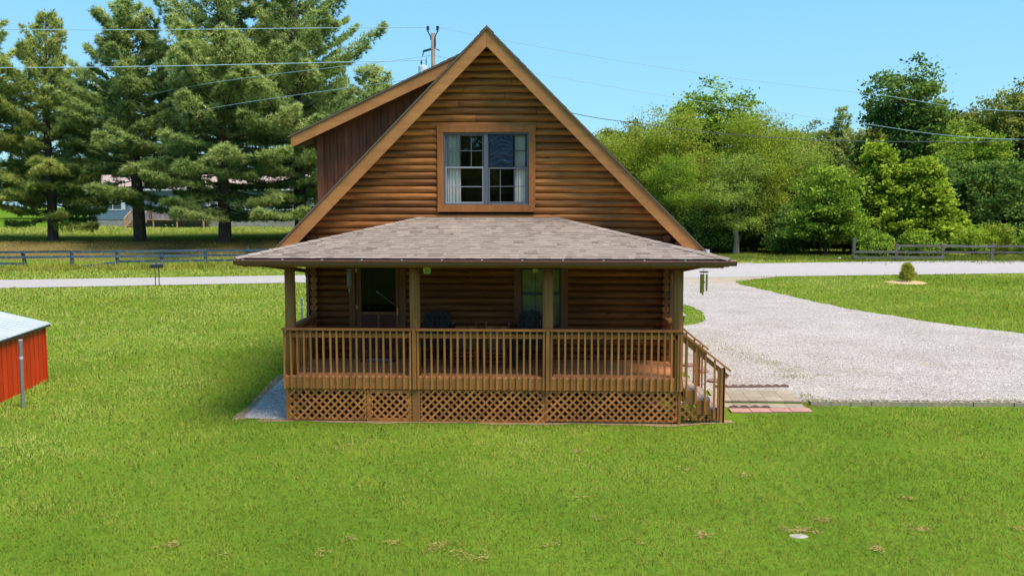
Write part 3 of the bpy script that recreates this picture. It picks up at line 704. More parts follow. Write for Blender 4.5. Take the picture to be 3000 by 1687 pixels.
# gutter with hangers and end caps
mb = MB(); g0, g1 = -4.47, 4.58
prof = [(-.56,3.125),(-.56,3.02),(-.63,3.02),(-.655,3.045),(-.66,3.07),(-.685,3.09),(-.685,3.115),(-.672,3.115),(-.672,3.10),(-.575,3.10)]
mb.prism(prof, 'x', g0, g1, .5)
mb.bbox(-4.44,4.46,-.55,-.535,3.0,3.13,.003,.3)
gut = mb.build('porch_gutter', M['brown_metal'], cabin)
for x in np.linspace(-4.3, 4.4, 13):
    mb = MB(); mb.box(x-.012,x+.012,-.69,-.56,3.1155,3.119); mb.build('gutter_hanger', M['tank'], gut)
for sgn, x in ((-1,-3.79),(1,3.76)):
    mb = MB()
    mb.bar((x+sgn*.3,-.5,3.03),(x,1.70,2.74),.055,.075,tone=.3); mb.bar((x,1.70,2.75),(x,1.80,2.6),.055,.075,up=(0,1,0),tone=.3); mb.bbox(x-.03,x+.03,1.775,1.855,-.0,2.62,.006,.4)
    mb.bar((x,1.81,.05),(x+sgn*.3,1.6,.03 if sgn < 0 else .13),.055,.07,tone=.4)
    mb.build('downspout', M['brown_metal'], cabin)
for x in (-4.36, 4.32):
    mb = MB(); mb.bbox(x,x+.06,-.5,-.1,2.975,3.06,.004,.4); mb.build('lookout_beam', M['post'], cabin)

# ---- railings: each baluster its own sub-part
ZR = 1.79
def railing_front(xa, xb, seed):
    rg = random.Random(seed); mb = MB()
    mb.bbox(xa,xb,-.115,.03,ZR-.038,ZR,.006,rg.random()); mb.bbox(xa+.05,xb-.05,-.05,-.012,ZR-.18,ZR-.095,.005,rg.random())
    r = mb.build('railing', M['railx'], cabin)
    n = int(round((xb-xa-.06)/.1245)); 
    for i in range(n+1):
        x = xa+.035+(xb-xa-.07)*i/n + rg.uniform(-.006,.006); b = MB(); t = rg.uniform(-.004,.004); 
        z0 = .64+rg.uniform(-.008,.004); lean = rg.uniform(-.007,.007)
        b.poly([(x-.017+lean,-.083,z0),(x+.017+lean,-.083,z0),(x+.017+lean,-.049,z0-.012),(x-.017+lean,-.049,z0-.012),(x-.017,-.086,ZR-.04),(x+.017,-.086,ZR-.04),(x+.017,-.052,ZR-.04),(x-.017,-.052,ZR-.04)],
               [(0,3,2,1),(4,5,6,7),(0,1,5,4),(1,2,6,5),(2,3,7,6),(3,0,4,7)], rg.random())
        b.build('baluster', M['rail'], r)
railing_front(-3.79, -1.315, 1); railing_front(-1.235, 1.195, 2); railing_front(1.275, 3.70, 3)
for x in (-1.275, 1.235):
    mb = MB(); mb.bbox(x-.036,x+.036,-.10,-.03,.64,ZR+.005,.008,.6); mb.build('rail_post', M['post'], cabin)
def railing_side(x, ya, yb, seed, lat=.0):
    rg = random.Random(seed); mb = MB(); sg = 1 if x > 0 else -1
    mb.bbox(x-.07,x+.07,ya,yb,ZR-.038,ZR-.001,.006,rg.random()); mb.bbox(x-.02,x+.018,ya,yb,ZR-.18,ZR-.095,.005,rg.random())
    r = mb.build('railing', M['trim'] if x < 0 else M['rail'], cabin); n = int((yb-ya)/.128)
    for i in range(n+1):
        y = ya+.04+(yb-ya-.08)*i/max(1,n); b = MB(); b.bbox(x+sg*.02,x+sg*.054,y-.017,y+.017,.64,ZR-.04,.003,rg.random()); b.build('baluster', M['rail'], r)
railing_side(-3.70, .20, 1.86, 4); railing_side(3.70, 1.18, 1.86, 5)

# ---- lattice skirt
def lattice(name, poly_fn, x0, x1, z0, z1, frame=0., seed=1, tri=None):
    mb = MB(); rg = random.Random(seed); P = .104*math.sqrt(2)
    def clip(c, sg):
        # line z = z0 + sg*(x-c); clip to the rectangle (and to the triangle's sloping top)
        if sg > 0: xa, xb = max(x0, c), min(x1, c+(z1-z0))
        else: xa, xb = max(x0, c-(z1-z0)), min(x1, c)
        if tri and xb > xa:
            f = lambda x: z0+sg*(x-c) - tri(x)
            N_ = 24; xs = [xa+(xb-xa)*i/N_ for i in range(N_+1)]; ok = [x for x in xs if f(x) <= 0]
            if not ok: return None
            xa, xb = min(ok), max(ok)
        if xb-xa < .02: return None
        return (xa, z0+sg*(xa-c)), (xb, z0+sg*(xb-c))
    for sg, y in ((-1,-.022),(1,-.030)):
        c = x0-(z1-z0)-P if sg > 0 else x0
        while c < x1+(z1-z0)+P:
            q = clip(c + rg.uniform(-.005,.005), sg)
            if q: mb.bar((q[0][0],y,q[0][1]),(q[1][0],y,q[1][1]),.0065,.041,up=(0,1,0) if False else (-sg,0,1),tone=rg.random())
            c += P
    if frame:
        for (a,b,c_,d) in ((x0,x1,z1-frame,z1),(x0,x1,z0,z0+frame),(x0,x0+frame,z0+frame,z1-frame),(x1-frame,x1,z0+frame,z1-frame)):
            mb.bbox(a,b,-.019,-.006,c_,d,.003,rg.random())
    return mb.build(name, M['lath'], cabin)
lattice('lattice_panel', None, -3.70, -2.215, .03, .622, .03, 1)
lattice('lattice_panel', None, -2.20, -1.345, .0, .618, .075, 2)
lattice('lattice_panel', None, -1.17, 1.18, .0, .622, .03, 3)
lattice('lattice_panel', None, 1.19, 3.66, .045, .622, .03, 4)
lattice('lattice_panel', None, 3.74, 4.38, .09, .63, 0, 5, tri=lambda x: .63-(x-3.74)*.90)
mb = MB()
for x, w, t in ((-3.73,.028,.4),(-1.257,.075,.5),(3.70,.03,.4)):
    mb = MB(); mb.bbox(x-w,x+w,-.034,.03,-.05,.628,.005,t); mb.build('skirt_post', M['post'], cabin)
for x in (-3.6,-2.2,1.185,3.6):
    mb = MB(); mb.bbox(x-.045,x+.045,.031,.12,-.05,.63,.005,.3); mb.build('skirt_post', M['post'], cabin)
mb = MB(); mb.box(-3.725,-3.71,.03,1.9,.02,.63,.3); mb.build('side_skirt', M['post'], cabin)

# ---- steps down to the right, with hand rails
st = MB(); rg = random.Random(12)
for i, (xa, xb, z) in enumerate(((3.765,4.03,.69),(4.02,4.275,.50),(4.265,4.52,.31))):
    st.bbox(xa,xa+(xb-xa)*.5-.003,-.02,1.12,z-.038,z,.004,rg.random()); st.bbox(xa+(xb-xa)*.5+.003,xb,-.02,1.12,z-.038,z,.004,rg.random())
steps = st.build('porch_steps', M['step_pink'], cabin)
mb = MB()
for y0, y1 in ((-.04,0.0),(1.10,1.14)):
    for i, (xa, xb, z) in enumerate(((3.765,4.02,.69),(4.02,4.265,.50),(4.265,4.50,.31))):
        mb.box(xa,xb,y0-.001*i,y1+.001*i,max(.1,z-.30),z-.0385,.4+.1*i)
for xa, z in ((3.79,.69),(4.045,.50),(4.29,.31)): mb.box(xa,xa+.02,.001,1.099,z-.19,z-.039,.3)
mb.build('stringer', M['post'], steps)
def stair_rail(y, ytop, top0, top1, n, seed):
    rg = random.Random(seed); mb = MB(); a, b = Vector(top0), Vector(top1)
    mb.bar(a, b, .14, .036, tone=.4); 
    mb.bar(a+Vector((.03,0,-.13)), b+Vector((-.04,0,-.12)), .036, .085, tone=.5)
    r = mb.build('stair_railing', M['rail'], steps)
    for i in range(n):
        u = (i+.75)/(n+.45); p = a+(b-a)*u; b_ = MB(); zb = p.z-1.13
        b_.bbox(p.x-.017,p.x+.017,y-.055,y-.021,zb,p.z-.025,.003,rg.random()); b_.build('baluster', M['rail'], r)
stair_rail(-.03, 0, (3.69,-.03,ZR-.02), (4.63,-.03,1.035), 5, 3)
stair_rail(1.15, 0, (3.86,1.12,1.70), (4.42,1.12,1.25), 3, 4)
mb = MB(); mb.bbox(4.44,4.535,-.085,.01,.06,1.075,.008,.5); mb.bbox(4.395,4.432,-.075,-.04,.10,1.09,.004,.35); mb.build('newel_post', M['post'], steps)
mb = MB(); mb.bbox(3.835,3.925,1.09,1.18,.20,1.78,.008,.7); mb.bbox(4.19,4.28,1.145,1.235,.42,1.33,.008,.5); mb.build('newel_post', M['rail'], steps)
mb = MB(); mb.bbox(3.60,3.665,-.05,.0,.64,ZR-.04,.006,.4); mb.bbox(3.685,3.74,-.10,-.02,.64,ZR-.04,.006,.5); mb.build('corner_post', M['post'], cabin)

# ------------------------------------------------------------------ things on the porch
def black_rocker(loc, rz, label):
    t = thing('rocking_chair', label, 'chair', loc, rz, 'black rocking chairs on the porch')
    m = M['black_paint']; rg = random.Random(int(loc[0]*100))
    mb = MB()
    for i in range(6):
        y = -.30+i*.092; mb.bbox(-.27,.27,y,y+.08,.475-i*.016,.497-i*.016,.004,rg.random())
    mb.bbox(-.27,.27,-.325,-.303,.40,.49,.004,.8)
    mb.build('seat', m, t)
    mb = MB()
    for i in range(5):
        x = -.205+i*.1025; top = 1.08-.022*abs(i-2)**1.5; w = .046
        a = Vector((x,.24,.36)); b = Vector((x*1.1,.24+.24*(top-.36),top))
        mb.bar(a, b, w*2, .02, up=(0,-1,.2), tone=rg.random())
    for z in (.62,.92): mb.bar((-.27,.262+.24*(z-.36),z),(.27,.262+.24*(z-.36),z),.02,.06,tone=.3)
    mb.build('backrest', m, t)
    for sg in (-1,1):
        mb = MB(); mb.prism([(sg*.26,-.36),(sg*.41,-.36),(sg*.41,-.2),(sg*.36,.36),(sg*.29,.36),(sg*.26,-.1)],'z',.775,.80,.8); mb.build('armrest', m, t)
        mb = MB(); mb.bbox(sg*.31-.045,sg*.31+.045,-.29,-.26,.06,.775,.004,.5); mb.build('leg', m, t)
        mb = MB(); mb.bbox(sg*.32-.03,sg*.32+.03,.29,.32,.06,.775,.004,.5); mb.build('leg', m, t)
        mb = MB(); P = [(sg*.30, -.5+i*.1, .025+.0*i+.14*((-.5+i*.1)**2)*1.4) for i in range(12)]
        for k in range(11): mb.bar(P[k], P[k+1], .03, .055, tone=.4)
        mb.build('rocker', m, t)
    mb = MB(); mb.bbox(-.3,.3,-.275,-.255,.2,.235,.003,.7); mb.bbox(-.3,.3,.3,.32,.2,.235,.003); mb.build('stretcher', m, t)
    return t
black_rocker((-1.02,1.15,ZD), .05, 'black slatted rocking chair against the bare log wall, left of the small wooden ones')
black_rocker((.90,1.15,ZD), -.04, 'black slatted rocking chair in front of the porch window')
def brown_rocker(loc, rz, label):
    t = thing('rocking_chair', label, 'chair', loc, rz, 'small brown rocking chairs on the porch'); m = M['chair_wood']; rg = random.Random(int(loc[0]*77)+3)
    mb = MB(); mb.bbox(-.22,.22,-.22,.2,.285,.315,.012,.5)
    mb.build('seat', m, t)
    mb = MB()
    for i in range(6):
        x = -.165+i*.066; mb.bar((x,.19,.31),(x*1.12,.30,.70),.045,.012,up=(0,-1,.2),tone=rg.random())
    mb.bar((-.22,.305,.72),(.22,.305,.72),.025,.10,tone=.8); mb.bar((-.2,.225,.42),(.2,.225,.42),.018,.03,tone=.3)
    for sg in (-1,1): mb.tube([(sg*.21,.18,.04),(sg*.21,.19,.3),(sg*.235,.31,.80)],[.017,.018,.014],8,.5); mb.tube([(sg*.236,.312,.80),(sg*.237,.316,.815),(sg*.238,.32,.84),(sg*.238,.322,.855)],[.012,.022,.022,.008],8,.7)
    mb.build('backrest', m, t)
    for sg in (-1,1):
        mb = MB(); mb.tube([(sg*.225,-.2,.045),(sg*.225,-.2,.2),(sg*.225,-.2,.50)],[.016,.022,.016],8,.6); mb.build('leg', m, t)
        mb = MB(); mb.bbox(sg*.225-.028,sg*.225+.028,-.26,.24,.50,.522,.006,.7); mb.build('armrest', m, t)
        mb = MB(); P = [(sg*.222,-.36+i*.08,.02+.22*((-.36+i*.08)**2)) for i in range(11)]
        for k in range(10): mb.bar(P[k],P[k+1],.022,.04,tone=.5)
        mb.build('rocker', m, t)
    mb = MB(); mb.tube([(-.22,-.2,.13),(.22,-.2,.13)],.012,8,.9); mb.tube([(-.22,-.2,.235),(.22,-.2,.235)],.012,8,.9); mb.tube([(-.22,.18,.15),(.22,.18,.15)],.012,8,.5); mb.build('stretcher', m, t)
    return t
brown_rocker((-.44,1.05,ZD), .06, 'small brown wooden rocking chair beside the black chair near the door')
brown_rocker((.19,1.05,ZD), -.08, 'small brown wooden rocking chair beside the black chair under the window')

t = thing('doormat', 'maroon edged beige doormat on the porch boards before the door', 'mat', (-2.27,1.64,ZD+.001))
mb = MB(); mb.bbox(-.37,.36,-.20,.20,0,.010,.004); mb.build('border', M['mat_red'], t)
mb = MB(); mb.bbox(-.27,.28,-.15,.15,.0105,.014,.002); mb.build('mat_centre', M['mat_tan'], t)

def chime(name, loc, label, tubes, R, drop, mt, plate, sail=False):
    t = thing(name, label, 'wind chime', loc, 0, 'wind chimes on the porch')
    mb = MB()
    for k in range(3):
        a = 2*PI*k/3; mb.tube([(0,0,0),(R*.8*math.cos(a),R*.8*math.sin(a),-drop)], .0025, 4)
    mb.tube([(0,0,.0),(0,0,.06)], .003, 5); mb.build('cord', M['wire_dark'], t)
    mb = MB(); mb.tube([(0,0,-drop-.014),(0,0,-drop)], [R*1.15,R*1.15], 20); mb.build('top_disc', plate, t)
    for k, (a, L_) in enumerate(tubes):
        mb = MB(); x, y = R*.82*math.cos(a), R*.82*math.sin(a)
        mb.tube([(x,y,-drop-.014),(x,y,-drop-.05)], .002, 4); mb.tube([(x,y,-drop-.05),(x,y,-drop-.05-L_)], .0165 if R > .06 else .007, 10, .5); mb.build('tube', mt, t)
    mb = MB(); mb.tube([(0,0,-drop),(0,0,-drop-.30)], .002, 4); mb.tube([(0,0,-drop-.205),(0,0,-drop-.185)], .026 if R > .06 else .015, 10); mb.build('striker', plate, t)
    if sail:
        mb = MB(); mb.prism([(-.014,-.52),(.014,-.52),(.006,-.42),(-.006,-.42)],'y',-.002,.002); mb.tube([(0,0,-.2),(0,0,-.42)],.0015,4); mb.build('sail', M['galv'], t)
chime('wind_chime', (4.05,-.36,2.955), 'wind chime of brass tubes hanging outdoors from the right end of the eave', [(3.6,.34),(4.3,.37),(5.6,.30),(.2,.28),(1.5,.33),(2.4,.31)], .072, .05, plain('aged_brass', (.50,.35,.06), .45, metal=.3), M['darkbar'])
chime('wind_chime', (-2.875,1.62,2.83), 'thin silvery wind chime hanging beside the porch door hinges', [(0,.28),(1.5,.30),(3,.31),(4.5,.29)], .045, .05, M['galv'], M['galv'], True)

t = thing('hanging_ornament', 'yellow-green scalloped pot-shaped ornament hanging from the porch beam', 'ornament', (-1.02,-.045,2.90))
mb = MB(); mb.prism([(-.055,-.075),(.055,-.075),(.062,-.03),(.078,-.005),(.066,.02),(.06,.045),(.03,.04),(.012,.05),(-.012,.05),(-.03,.04),(-.06,.045),(-.066,.02),(-.078,-.005),(-.062,-.03)],'y',-.035,-.02)
mb.tube([(0,-.027,.05),(0,-.027,.075)],.006,6); mb.build('body', M['yelgreen'], t)
mb = MB()
for x in (-.026,0,.026): mb.box(x-.005,x+.005,-.0375,-.0352,-.055,.012)
mb.build('bar_mark', M['darkbar'], t)
t = thing('hanging_tag', 'bright yellow square tag hanging before the top of the porch window', 'tag', (.97,1.80,2.84))
mb = MB(); mb.bbox(-.052,.052,-.006,0,-.13,-.045,.003); mb.tube([(0,-.003,-.045),(0,-.003,.0)],.003,5); mb.build('card', M['yellow'], t)
mb = MB(); mb.box(-.04,.04,-.0085,-.0065,-.058,-.048); mb.build('card_clip', M['darkbar'], t)

# ------------------------------------------------------------------ yard things
def shed():
    rz = math.radians(9.2)
    t = thing('metal_shed', 'low red ribbed metal shed with a pale metal roof', 'shed', (-10.53,3.62,-.02), rz)
    # local: wall plane x=0 (faces +x), runs along -y; roof rises to -x
    mb = MB(); H = 1.33; Ls = 4.6; W_ = 3.2
    mb.box(-W_,-.012,-Ls,-.0,0,H,.5)
    mb.prism([(-W_,H),(-.012,H),(-W_/2,H+.42)],'y',-Ls,-.001,.5)
    y = -Ls; rg = random.Random(3)
    while y < -.01:
        mb.prism([(-.0115,y+.004),(.0,y+.012),(.0,y+.022),(-.0115,y+.03)],'z',0,H-.005,.15); 
        mb.box(-.0115,-.006,y+.031,min(y+.228,-.002),0,H-.004,rg.uniform(.4,.9)); y += .232
    x = -W_
    while x < -.1: mb.prism([(x,.0),(x+.026,.0),(x+.02,.012),(x+.006,.012)],'z',0,H-.005,.2); x += .232
    mb.build('wall', M['red_metal'], t)
    mb = MB(); mb.bbox(-.03,.014,-.028,.016,0,H,.004,.5); mb.build('corner_trim', M['red_metal'], t)
    mb = MB(); a = math.atan2(.42, W_/2)
    for sg in (1,-1):
        f = lambda u: (-W_/2+sg*u, H+.465-u*math.tan(a))
        e = W_/2+.09
        mb.prism([f(0),f(e),(f(e)[0],f(e)[1]-.02),(f(0)[0],f(0)[1]-.02)],'y',-Ls-.1,.13,.5)
        y = -Ls-.1
        while y < .12: mb.prism([(f(0)[0],f(0)[1]+.0),(f(e)[0],f(e)[1]+.0),(f(e)[0],f(e)[1]+.018),(f(0)[0],f(0)[1]+.018)],'y',y,y+.028,.4); y += .23
    mb.build('roof', M['white_metal'], t)
    mb = MB(); mb.box(.005,.075,-Ls-.08,.12,H-.05,H-.012) ; mb.build('eave_flashing', M['win_dark'], t)
shed()
def pipe(loc, h, r, label, rot):
    t = thing('metal_post', label, 'post', loc, 0, 'galvanised posts in the lawn'); t.rotation_euler = rot
    mb = MB(); mb.tube([(0,0,-.1),(0,0,h)], r, 14); mb.build('pipe', M['galv'], t, smooth=False)
    mb = MB(); mb.tube([(0,0,h-.01),(0,0,h+.006)], r*1.09, 14); mb.build('cap', M['white_metal'], t)
    mb = MB(); mb.tube([(0,0,h*.72),(0,0,h*.76)], r*1.06, 14); mb.build('collar', M['white_metal'], t)
pipe((-9.44,.84,0), 1.385, .036, 'galvanised metal post standing before the red shed', (0,math.radians(.8),0))
pipe((-6.77,11.84,0), 1.07, .036, 'galvanised metal post in the lawn seen behind the left porch post', (0,0,0))

# mailbox on two thin rods
t = thing('mailbox', 'black mailbox on two thin rods at the road edge', 'mailbox', (-18.45,27.2,0), math.radians(-55))
mb = MB(); prof = [(-.11,0),(.11,0),(.11,.15)]+[(.11*math.cos(a),.15+.11*math.sin(a)) for a in np.linspace(.2,PI-.2,9)]+[(-.11,.15)]
mb.prism(prof,'y',-.29,.29); mb.v = [(a,b,c+.93) for a,b,c in mb.v]; mb.build('box', M['mail'], t)
mb = MB(); mb.prism([(x*.93,z*.96+.003) for x,z in prof],'y',-.31,-.291); mb.v = [(a,b,c+.93) for a,b,c in mb.v]; mb.build('door', M['mail'], t)
mb = MB(); mb.box(.112,.118,-.05,-.02,1.0,1.22); mb.build('flag', M['mail'], t)
for y in (-.09,.09):
    mb = MB(); mb.tube([(0,y,-.1),(0,y,.93)],.022,8); mb.build('leg', M['mail'], t)

def fence(label, xs, base, rails, mat, hp, wpost, name='rail_fence', cat='fence', seed=1, group=None, odd=None):
    t = thing(name, label, cat, (xs[0], base(xs[0]), Tz(xs[0], base(xs[0]))), 0, group); o = Vector(t.location); rg = random.Random(seed)
    P = [Vector((x, base(x), Tz(x, base(x))))-o for x in xs]
    for i, p in enumerate(P):
        if odd and i in odd.get('nopost', ()): continue
        h = hp*rg.uniform(.96,1.04)*(odd.get('tall', {}).get(i, 1) if odd else 1); mb = MB(); l = Vector((rg.uniform(-.03,.03), rg.uniform(-.02,.02), 0))
        if odd and i in odd.get('lean', {}): l = Vector(odd['lean'][i])
        mb.bar(p+Vector((0,.05,-.2)), p+l+Vector((0,.05,h)), wpost, wpost*.9, up=(0,1,0), tone=rg.random())
        mb.build('post', mat, t)
    for i in range(len(P)-1):
        for j, z in enumerate(rails):
            key = (i, j); da = db = 0
            if odd and key in odd.get('norail', ()): continue
            if odd and key in odd.get('drop', {}): da, db = odd['drop'][key]
            mb = MB(); a = P[i]+Vector((-.04,-.045,z+da+rg.uniform(-.015,.015))); b = P[i+1]+Vector((.04,-.045,z+db+rg.uniform(-.015,.015))); c = (a+b)/2+Vector((0,0,rg.uniform(-.02,.004)))
            tn = rg.random(); mb.bar(a, c, .03, .15, tone=tn); mb.bar(c, b, .03, .15, tone=tn)
            mb.build('rail', mat, t)
    return t
fl = lambda x: 31.45+.213*x+15
fence('faded blue three-rail board fence across the road, in front of the pines', [-62.6+2.725*i for i in range(21)], fl, (.36,.70,1.03), M['fence_blue'], 1.13, .17, seed=4,
      odd={'lean': {11:(-.22,0,0), 10:(.05,0,0)}, 'norail': ((11,0),), 'drop': {(12,0):(-.42,-.02), (10,0):(-.02,-.1)}})
fr = lambda x: 44.3+.062*(x-21.8)
fence('weathered grey board fence with a missing top rail, beside the woods', [21.78,24.69,27.83,31.22,34.6,38.,41.4,44.8], fr, (.22,.60,1.02), M['fence_grey'], 1.18, .19, seed=6,
      odd={'tall': {0:1.28}, 'norail': ((0,2),(2,0),(3,0),(4,0),(5,0),(6,0))})

# little juniper in a mulch ring
def mulch():
    mb = MB(); n = 40; rg = random.Random(2); cx, cy = 20.0, 30.75; c = (cx, cy, Tz(cx,cy)+.07); ring = []
    for k in range(n):
        a = 2*PI*k/n; r = 1.0*(1+.08*math.sin(3*a)+rg.uniform(-.05,.05)); x, y = cx+r*math.cos(a), cy+r*math.sin(a); ring.append((x,y,Tz(x,y)+.008))
    mid = [((p[0]-cx)*.7+cx, (p[1]-cy)*.7+cy, Tz(p[0],p[1])+.06+rg.uniform(0,.02)) for p in ring]
    for k in range(n):
        j = (k+1) % n; mb.face([ring[k],ring[j],mid[j],mid[k]]); mb.face([mid[k],mid[j],c])
    o = mb.build('mulch_ring', M['mulch']); tag(o, 'round bed of tan wood mulch in the right lawn', 'mulch bed')
mulch()

# paving at the foot of the steps
k = 0; rg = random.Random(6); proto = {}
def slab(name, label, cat, group, x, y, w, d, h, mat, z):
    key = name
    mb = MB(); mb.bbox(-w/2,w/2,-d/2,d/2,0,h,.008,rg.random()); o = mb.build(name, mat)
    o.location = (x, y, z); o.rotation_euler = (rg.uniform(-.008,.008), rg.uniform(-.008,.008), rg.uniform(-.02,.02))
    tag(o, label, cat, group); return o
for j in range(4):
    for i in range(5):
        x = 4.80+i*.352+.012*j; y = 1.30+j*.34; slab('paving_slab', 'square grey-brown paving slab in the small patio at the foot of the porch steps', 'paving slab', 'grey paving slabs at the steps', x, y, .345, .332, .045, M['slab'], Tz(x,y)-.012)
for i in range(4):
    x = 5.02+i*.40; y = .86+.03*i; slab('paving_slab', 'pinkish red paving slab in the row along the grass edge', 'paving slab', 'red paving slabs at the grass edge', x, y, .385, .30, .04, M['redslab'], Tz(x,y)-.005)
def scallop(x0, y0, x1, y1, label, grp):
    a = Vector((x0,y0,Tz(x0,y0))); b = Vector((x1,y1,Tz(x1,y1))); L_ = (b-a).length; n = max(2, int(L_/.15)); mb = MB(); P = [(0,-.05)]
    for k in range(n):
        for q in range(5): P.append(((k+q/5)*L_/n, .045+.035*math.sin(PI*q/5)))
    P += [(L_,.05),(L_,-.05)]
    mb.prism(P,'y',-.025,.025); o = mb.build('scalloped_edging', M['scallop']); o.location = a; o.rotation_euler = (0,0,math.atan2((b-a).y,(b-a).x)); tag(o, label, 'edging', grp)
for i in range(3):
    scallop(4.85+i*.56, 2.78+.05*i, 5.39+i*.56, 2.82+.05*i, 'brown scalloped edging piece along the gravel side of the slabs', 'scalloped edging on the gravel side')
for i in range(2):
    scallop(4.85+i*.42, 1.075+.01*i, 5.25+i*.42, 1.08+.01*i, 'brown scalloped edging piece between the grey and the red slabs', 'scalloped edging between the slabs')
t0 = None
for i in range(15):
    if t0 is None:
        mb = MB()
        for (a,b,c,d) in ((-.195,.195,-.095,-.062),(-.195,.195,.062,.095),(-.195,-.16,-.0615,.0615),(.16,.195,-.0615,.0615),(-.018,.018,-.0615,.0615)): mb.box(a,b,c,d,0,.14,.5)
        mb.box(-.159,-.019,-.0615,.0615,0,.105,.9,1); mb.box(.019,.159,-.0615,.0615,0,.11,.7,1)
        o = t0 = mb.build('landscape_block', [M['cmu'], M['dirt']])
        tag(o, 'hollow concrete block in the row that holds the gravel back from the lawn', 'concrete block', 'concrete blocks along the gravel edge')
    else: o = t0.copy(); C.objects.link(o)
    x = 6.74+i*.405; o.location = (x, 1.46+.006*i+rg.uniform(-.012,.012), .02+rg.uniform(-.012,.006)); o.rotation_euler = (rg.uniform(-.03,.03), rg.uniform(-.02,.02), rg.uniform(-.05,.05))
for i, (x, y, r) in enumerate(((5.0,3.45,.17),(4.9,4.6,.17),(4.72,5.4,.17))):
    mb = MB(); mb.tube([(0,0,0),(0,0,.045),(0,0,.055)],[r,r,r*.94],22); o = mb.build('stepping_stone', M['disc']); o.location = (x,y,Tz(x,y)+.005)
    tag(o, ('round brown stepping stone nearest the slabs','round brown stepping stone in the middle of the three','round brown stepping stone farthest from the slabs')[i], 'stepping stone', 'round stepping stones by the porch')
t = thing('side_step', 'weathered pinkish wooden side step on the grass island by the house', 'step', (5.2,14.1,Tz(5.2,14.1)))
mb = MB()
for i in range(4): mb.bbox(-1.2,.72,-.45+i*.23,-.235+i*.23,.20,.235,.004,i*.3)
mb.build('tread', M['step_pink'], t); mb = MB(); mb.box(-1.15,.65,-.43,.45,-.05,.199); mb.build('box_frame', M['soffit'], t)
mb = MB(); r_ = random.Random(3); n = 12
for k in range(n):
    a, b = 2*PI*k/n, 2*PI*(k+1)/n
    mb.face([(.2*math.cos(a),.15*math.sin(a),-.02),(.2*math.cos(b),.15*math.sin(b),-.02),(.14*math.cos(b),.10*math.sin(b),.028),(.14*math.cos(a),.10*math.sin(a),.028)]); mb.face([(.14*math.cos(a),.10*math.sin(a),.028),(.14*math.cos(b),.10*math.sin(b),.028),(0,0,.036)])
o = mb.build('flat_stone', M['stone'], smooth=True); o.location = (4.38,-5.62,-.016); o.scale = (.78,.7,.8); tag(o, 'pale flat stone sunk in the front lawn', 'stone')
mb = MB(); mb.poly([(-.09,-.06,0),(.1,-.05,0),(.08,.07,0),(-.07,.06,0),(-.06,-.03,.10),(.06,-.04,.07),(.05,.04,.09),(-.03,.03,.12)],[(0,1,5,4),(1,2,6,5),(2,3,7,6),(3,0,4,7),(4,5,6,7)])
o = mb.build('white_rock', M['stone']); o.location = (-3.95,4.0,.02); tag(o, 'white rock on the gravel beside the left porch corner', 'rock')

# ------------------------------------------------------------------ utility pole and wires
t = thing('utility_pole', 'weathered utility pole with transformer showing above the dormer roof', 'utility pole', (-5.75,37.46,Tz(-5.75,37.46)))
mb = MB(); mb.tube([(0,0,-.3),(.02,0,6),(0,0,14.25)],[.17,.15,.115],12); mb.build('pole', M['pole_wood'], t, smooth=True)
for sg in (-1,1):
    mb = MB(); mb.tube([(sg*.12,-.02,13.85),(sg*.14,-.03,14.05),(sg*.28,-.05,14.32)],.035,8); 
    for z, r in ((14.32,.05),(14.40,.10),(14.44,.05),(14.50,.10),(14.53,.05),(14.58,.09),(14.62,.04)): mb.tube([(sg*.29,-.05,z),(sg*.29,-.05,z+.045)],r,10)
    mb.build('insulator', M['insul'], t)
mb = MB(); mb.tube([(-.1,-.1,13.3),(-.55,-.15,13.17)],.07,8); mb.tube([(-.55,-.15,13.2),(-.6,-.15,12.9)],.035,6); mb.tube([(.1,-.05,13.5),(.22,-.08,13.3),(.42,-.08,13.22)],.04,6); mb.box(.1,.18,-.1,.05,13.45,13.95); mb.build('cutout_fuse', M['insul'], t)
mb = MB(); mb.tube([(-.62,-.05,11.5),(-.62,-.05,12.28),(-.62,-.05,12.34)],[.27,.27,.24],16); mb.bar((-.36,-.03,12.1),(-.1,-.02,12.1),.08,.06); tr = mb.build('transformer', M['tank'], t, smooth=False)
mb = MB(); mb.tube([(-.70,-.05,12.34),(-.70,-.05,12.70)],.035,8); mb.tube([(-.42,-.05,12.34),(-.40,-.05,12.8)],.03,6); mb.tube([(-.70,-.05,12.48),(-.70,-.05,12.54)],.07,8); mb.build('bushing', M['insul'], tr)
def wire(pts, r, label, mat='wire'):
    # smooth curve through the points
    P = [Vector(p) for p in pts]; out = []
    for i in range(len(P)-1):
        p0 = P[max(i-1,0)]; p1 = P[i]; p2 = P[i+1]; p3 = P[min(i+2,len(P)-1)]
        for q in range(8):
            u = q/8; out.append(.5*((2*p1)+(p2-p0)*u+(2*p0-5*p1+4*p2-p3)*u*u+(3*p1-p0-3*p2+p3)*u**3))
    out.append(P[-1]); mb = MB(); mb.tube(out, r, 6); o = mb.build('power_line', M[mat], smooth=True); tag(o, label, 'wire', 'overhead wires')
wire([(-75,22.7,15.2),(-50,28.,13.9),(-29.15,32.48,13.74),(-10.03,36.55,14.44),(-6.03,37.4,14.6)], .02, 'pale wire running left from the pole top, highest over the pines')
wire([(-75,22.7,12.6),(-50,28.,11.6),(-29.25,32.45,11.64),(-10.07,36.54,12.47),(-6.1,37.38,12.7)], .023, 'bright level wire crossing in front of the pines below the highest')
wire([(-40,76.6,6.2),(-32.45,52.16,11.54),(-5.88,37.43,12.95)], .015, 'sloping wire, upper of the two that fall leftward across the pines')
wire([(-36,76.6,6.2),(-31.25,52.05,9.85),(-5.89,37.43,11.75)], .015, 'sloping wire, lower of the two that fall leftward across the pines')
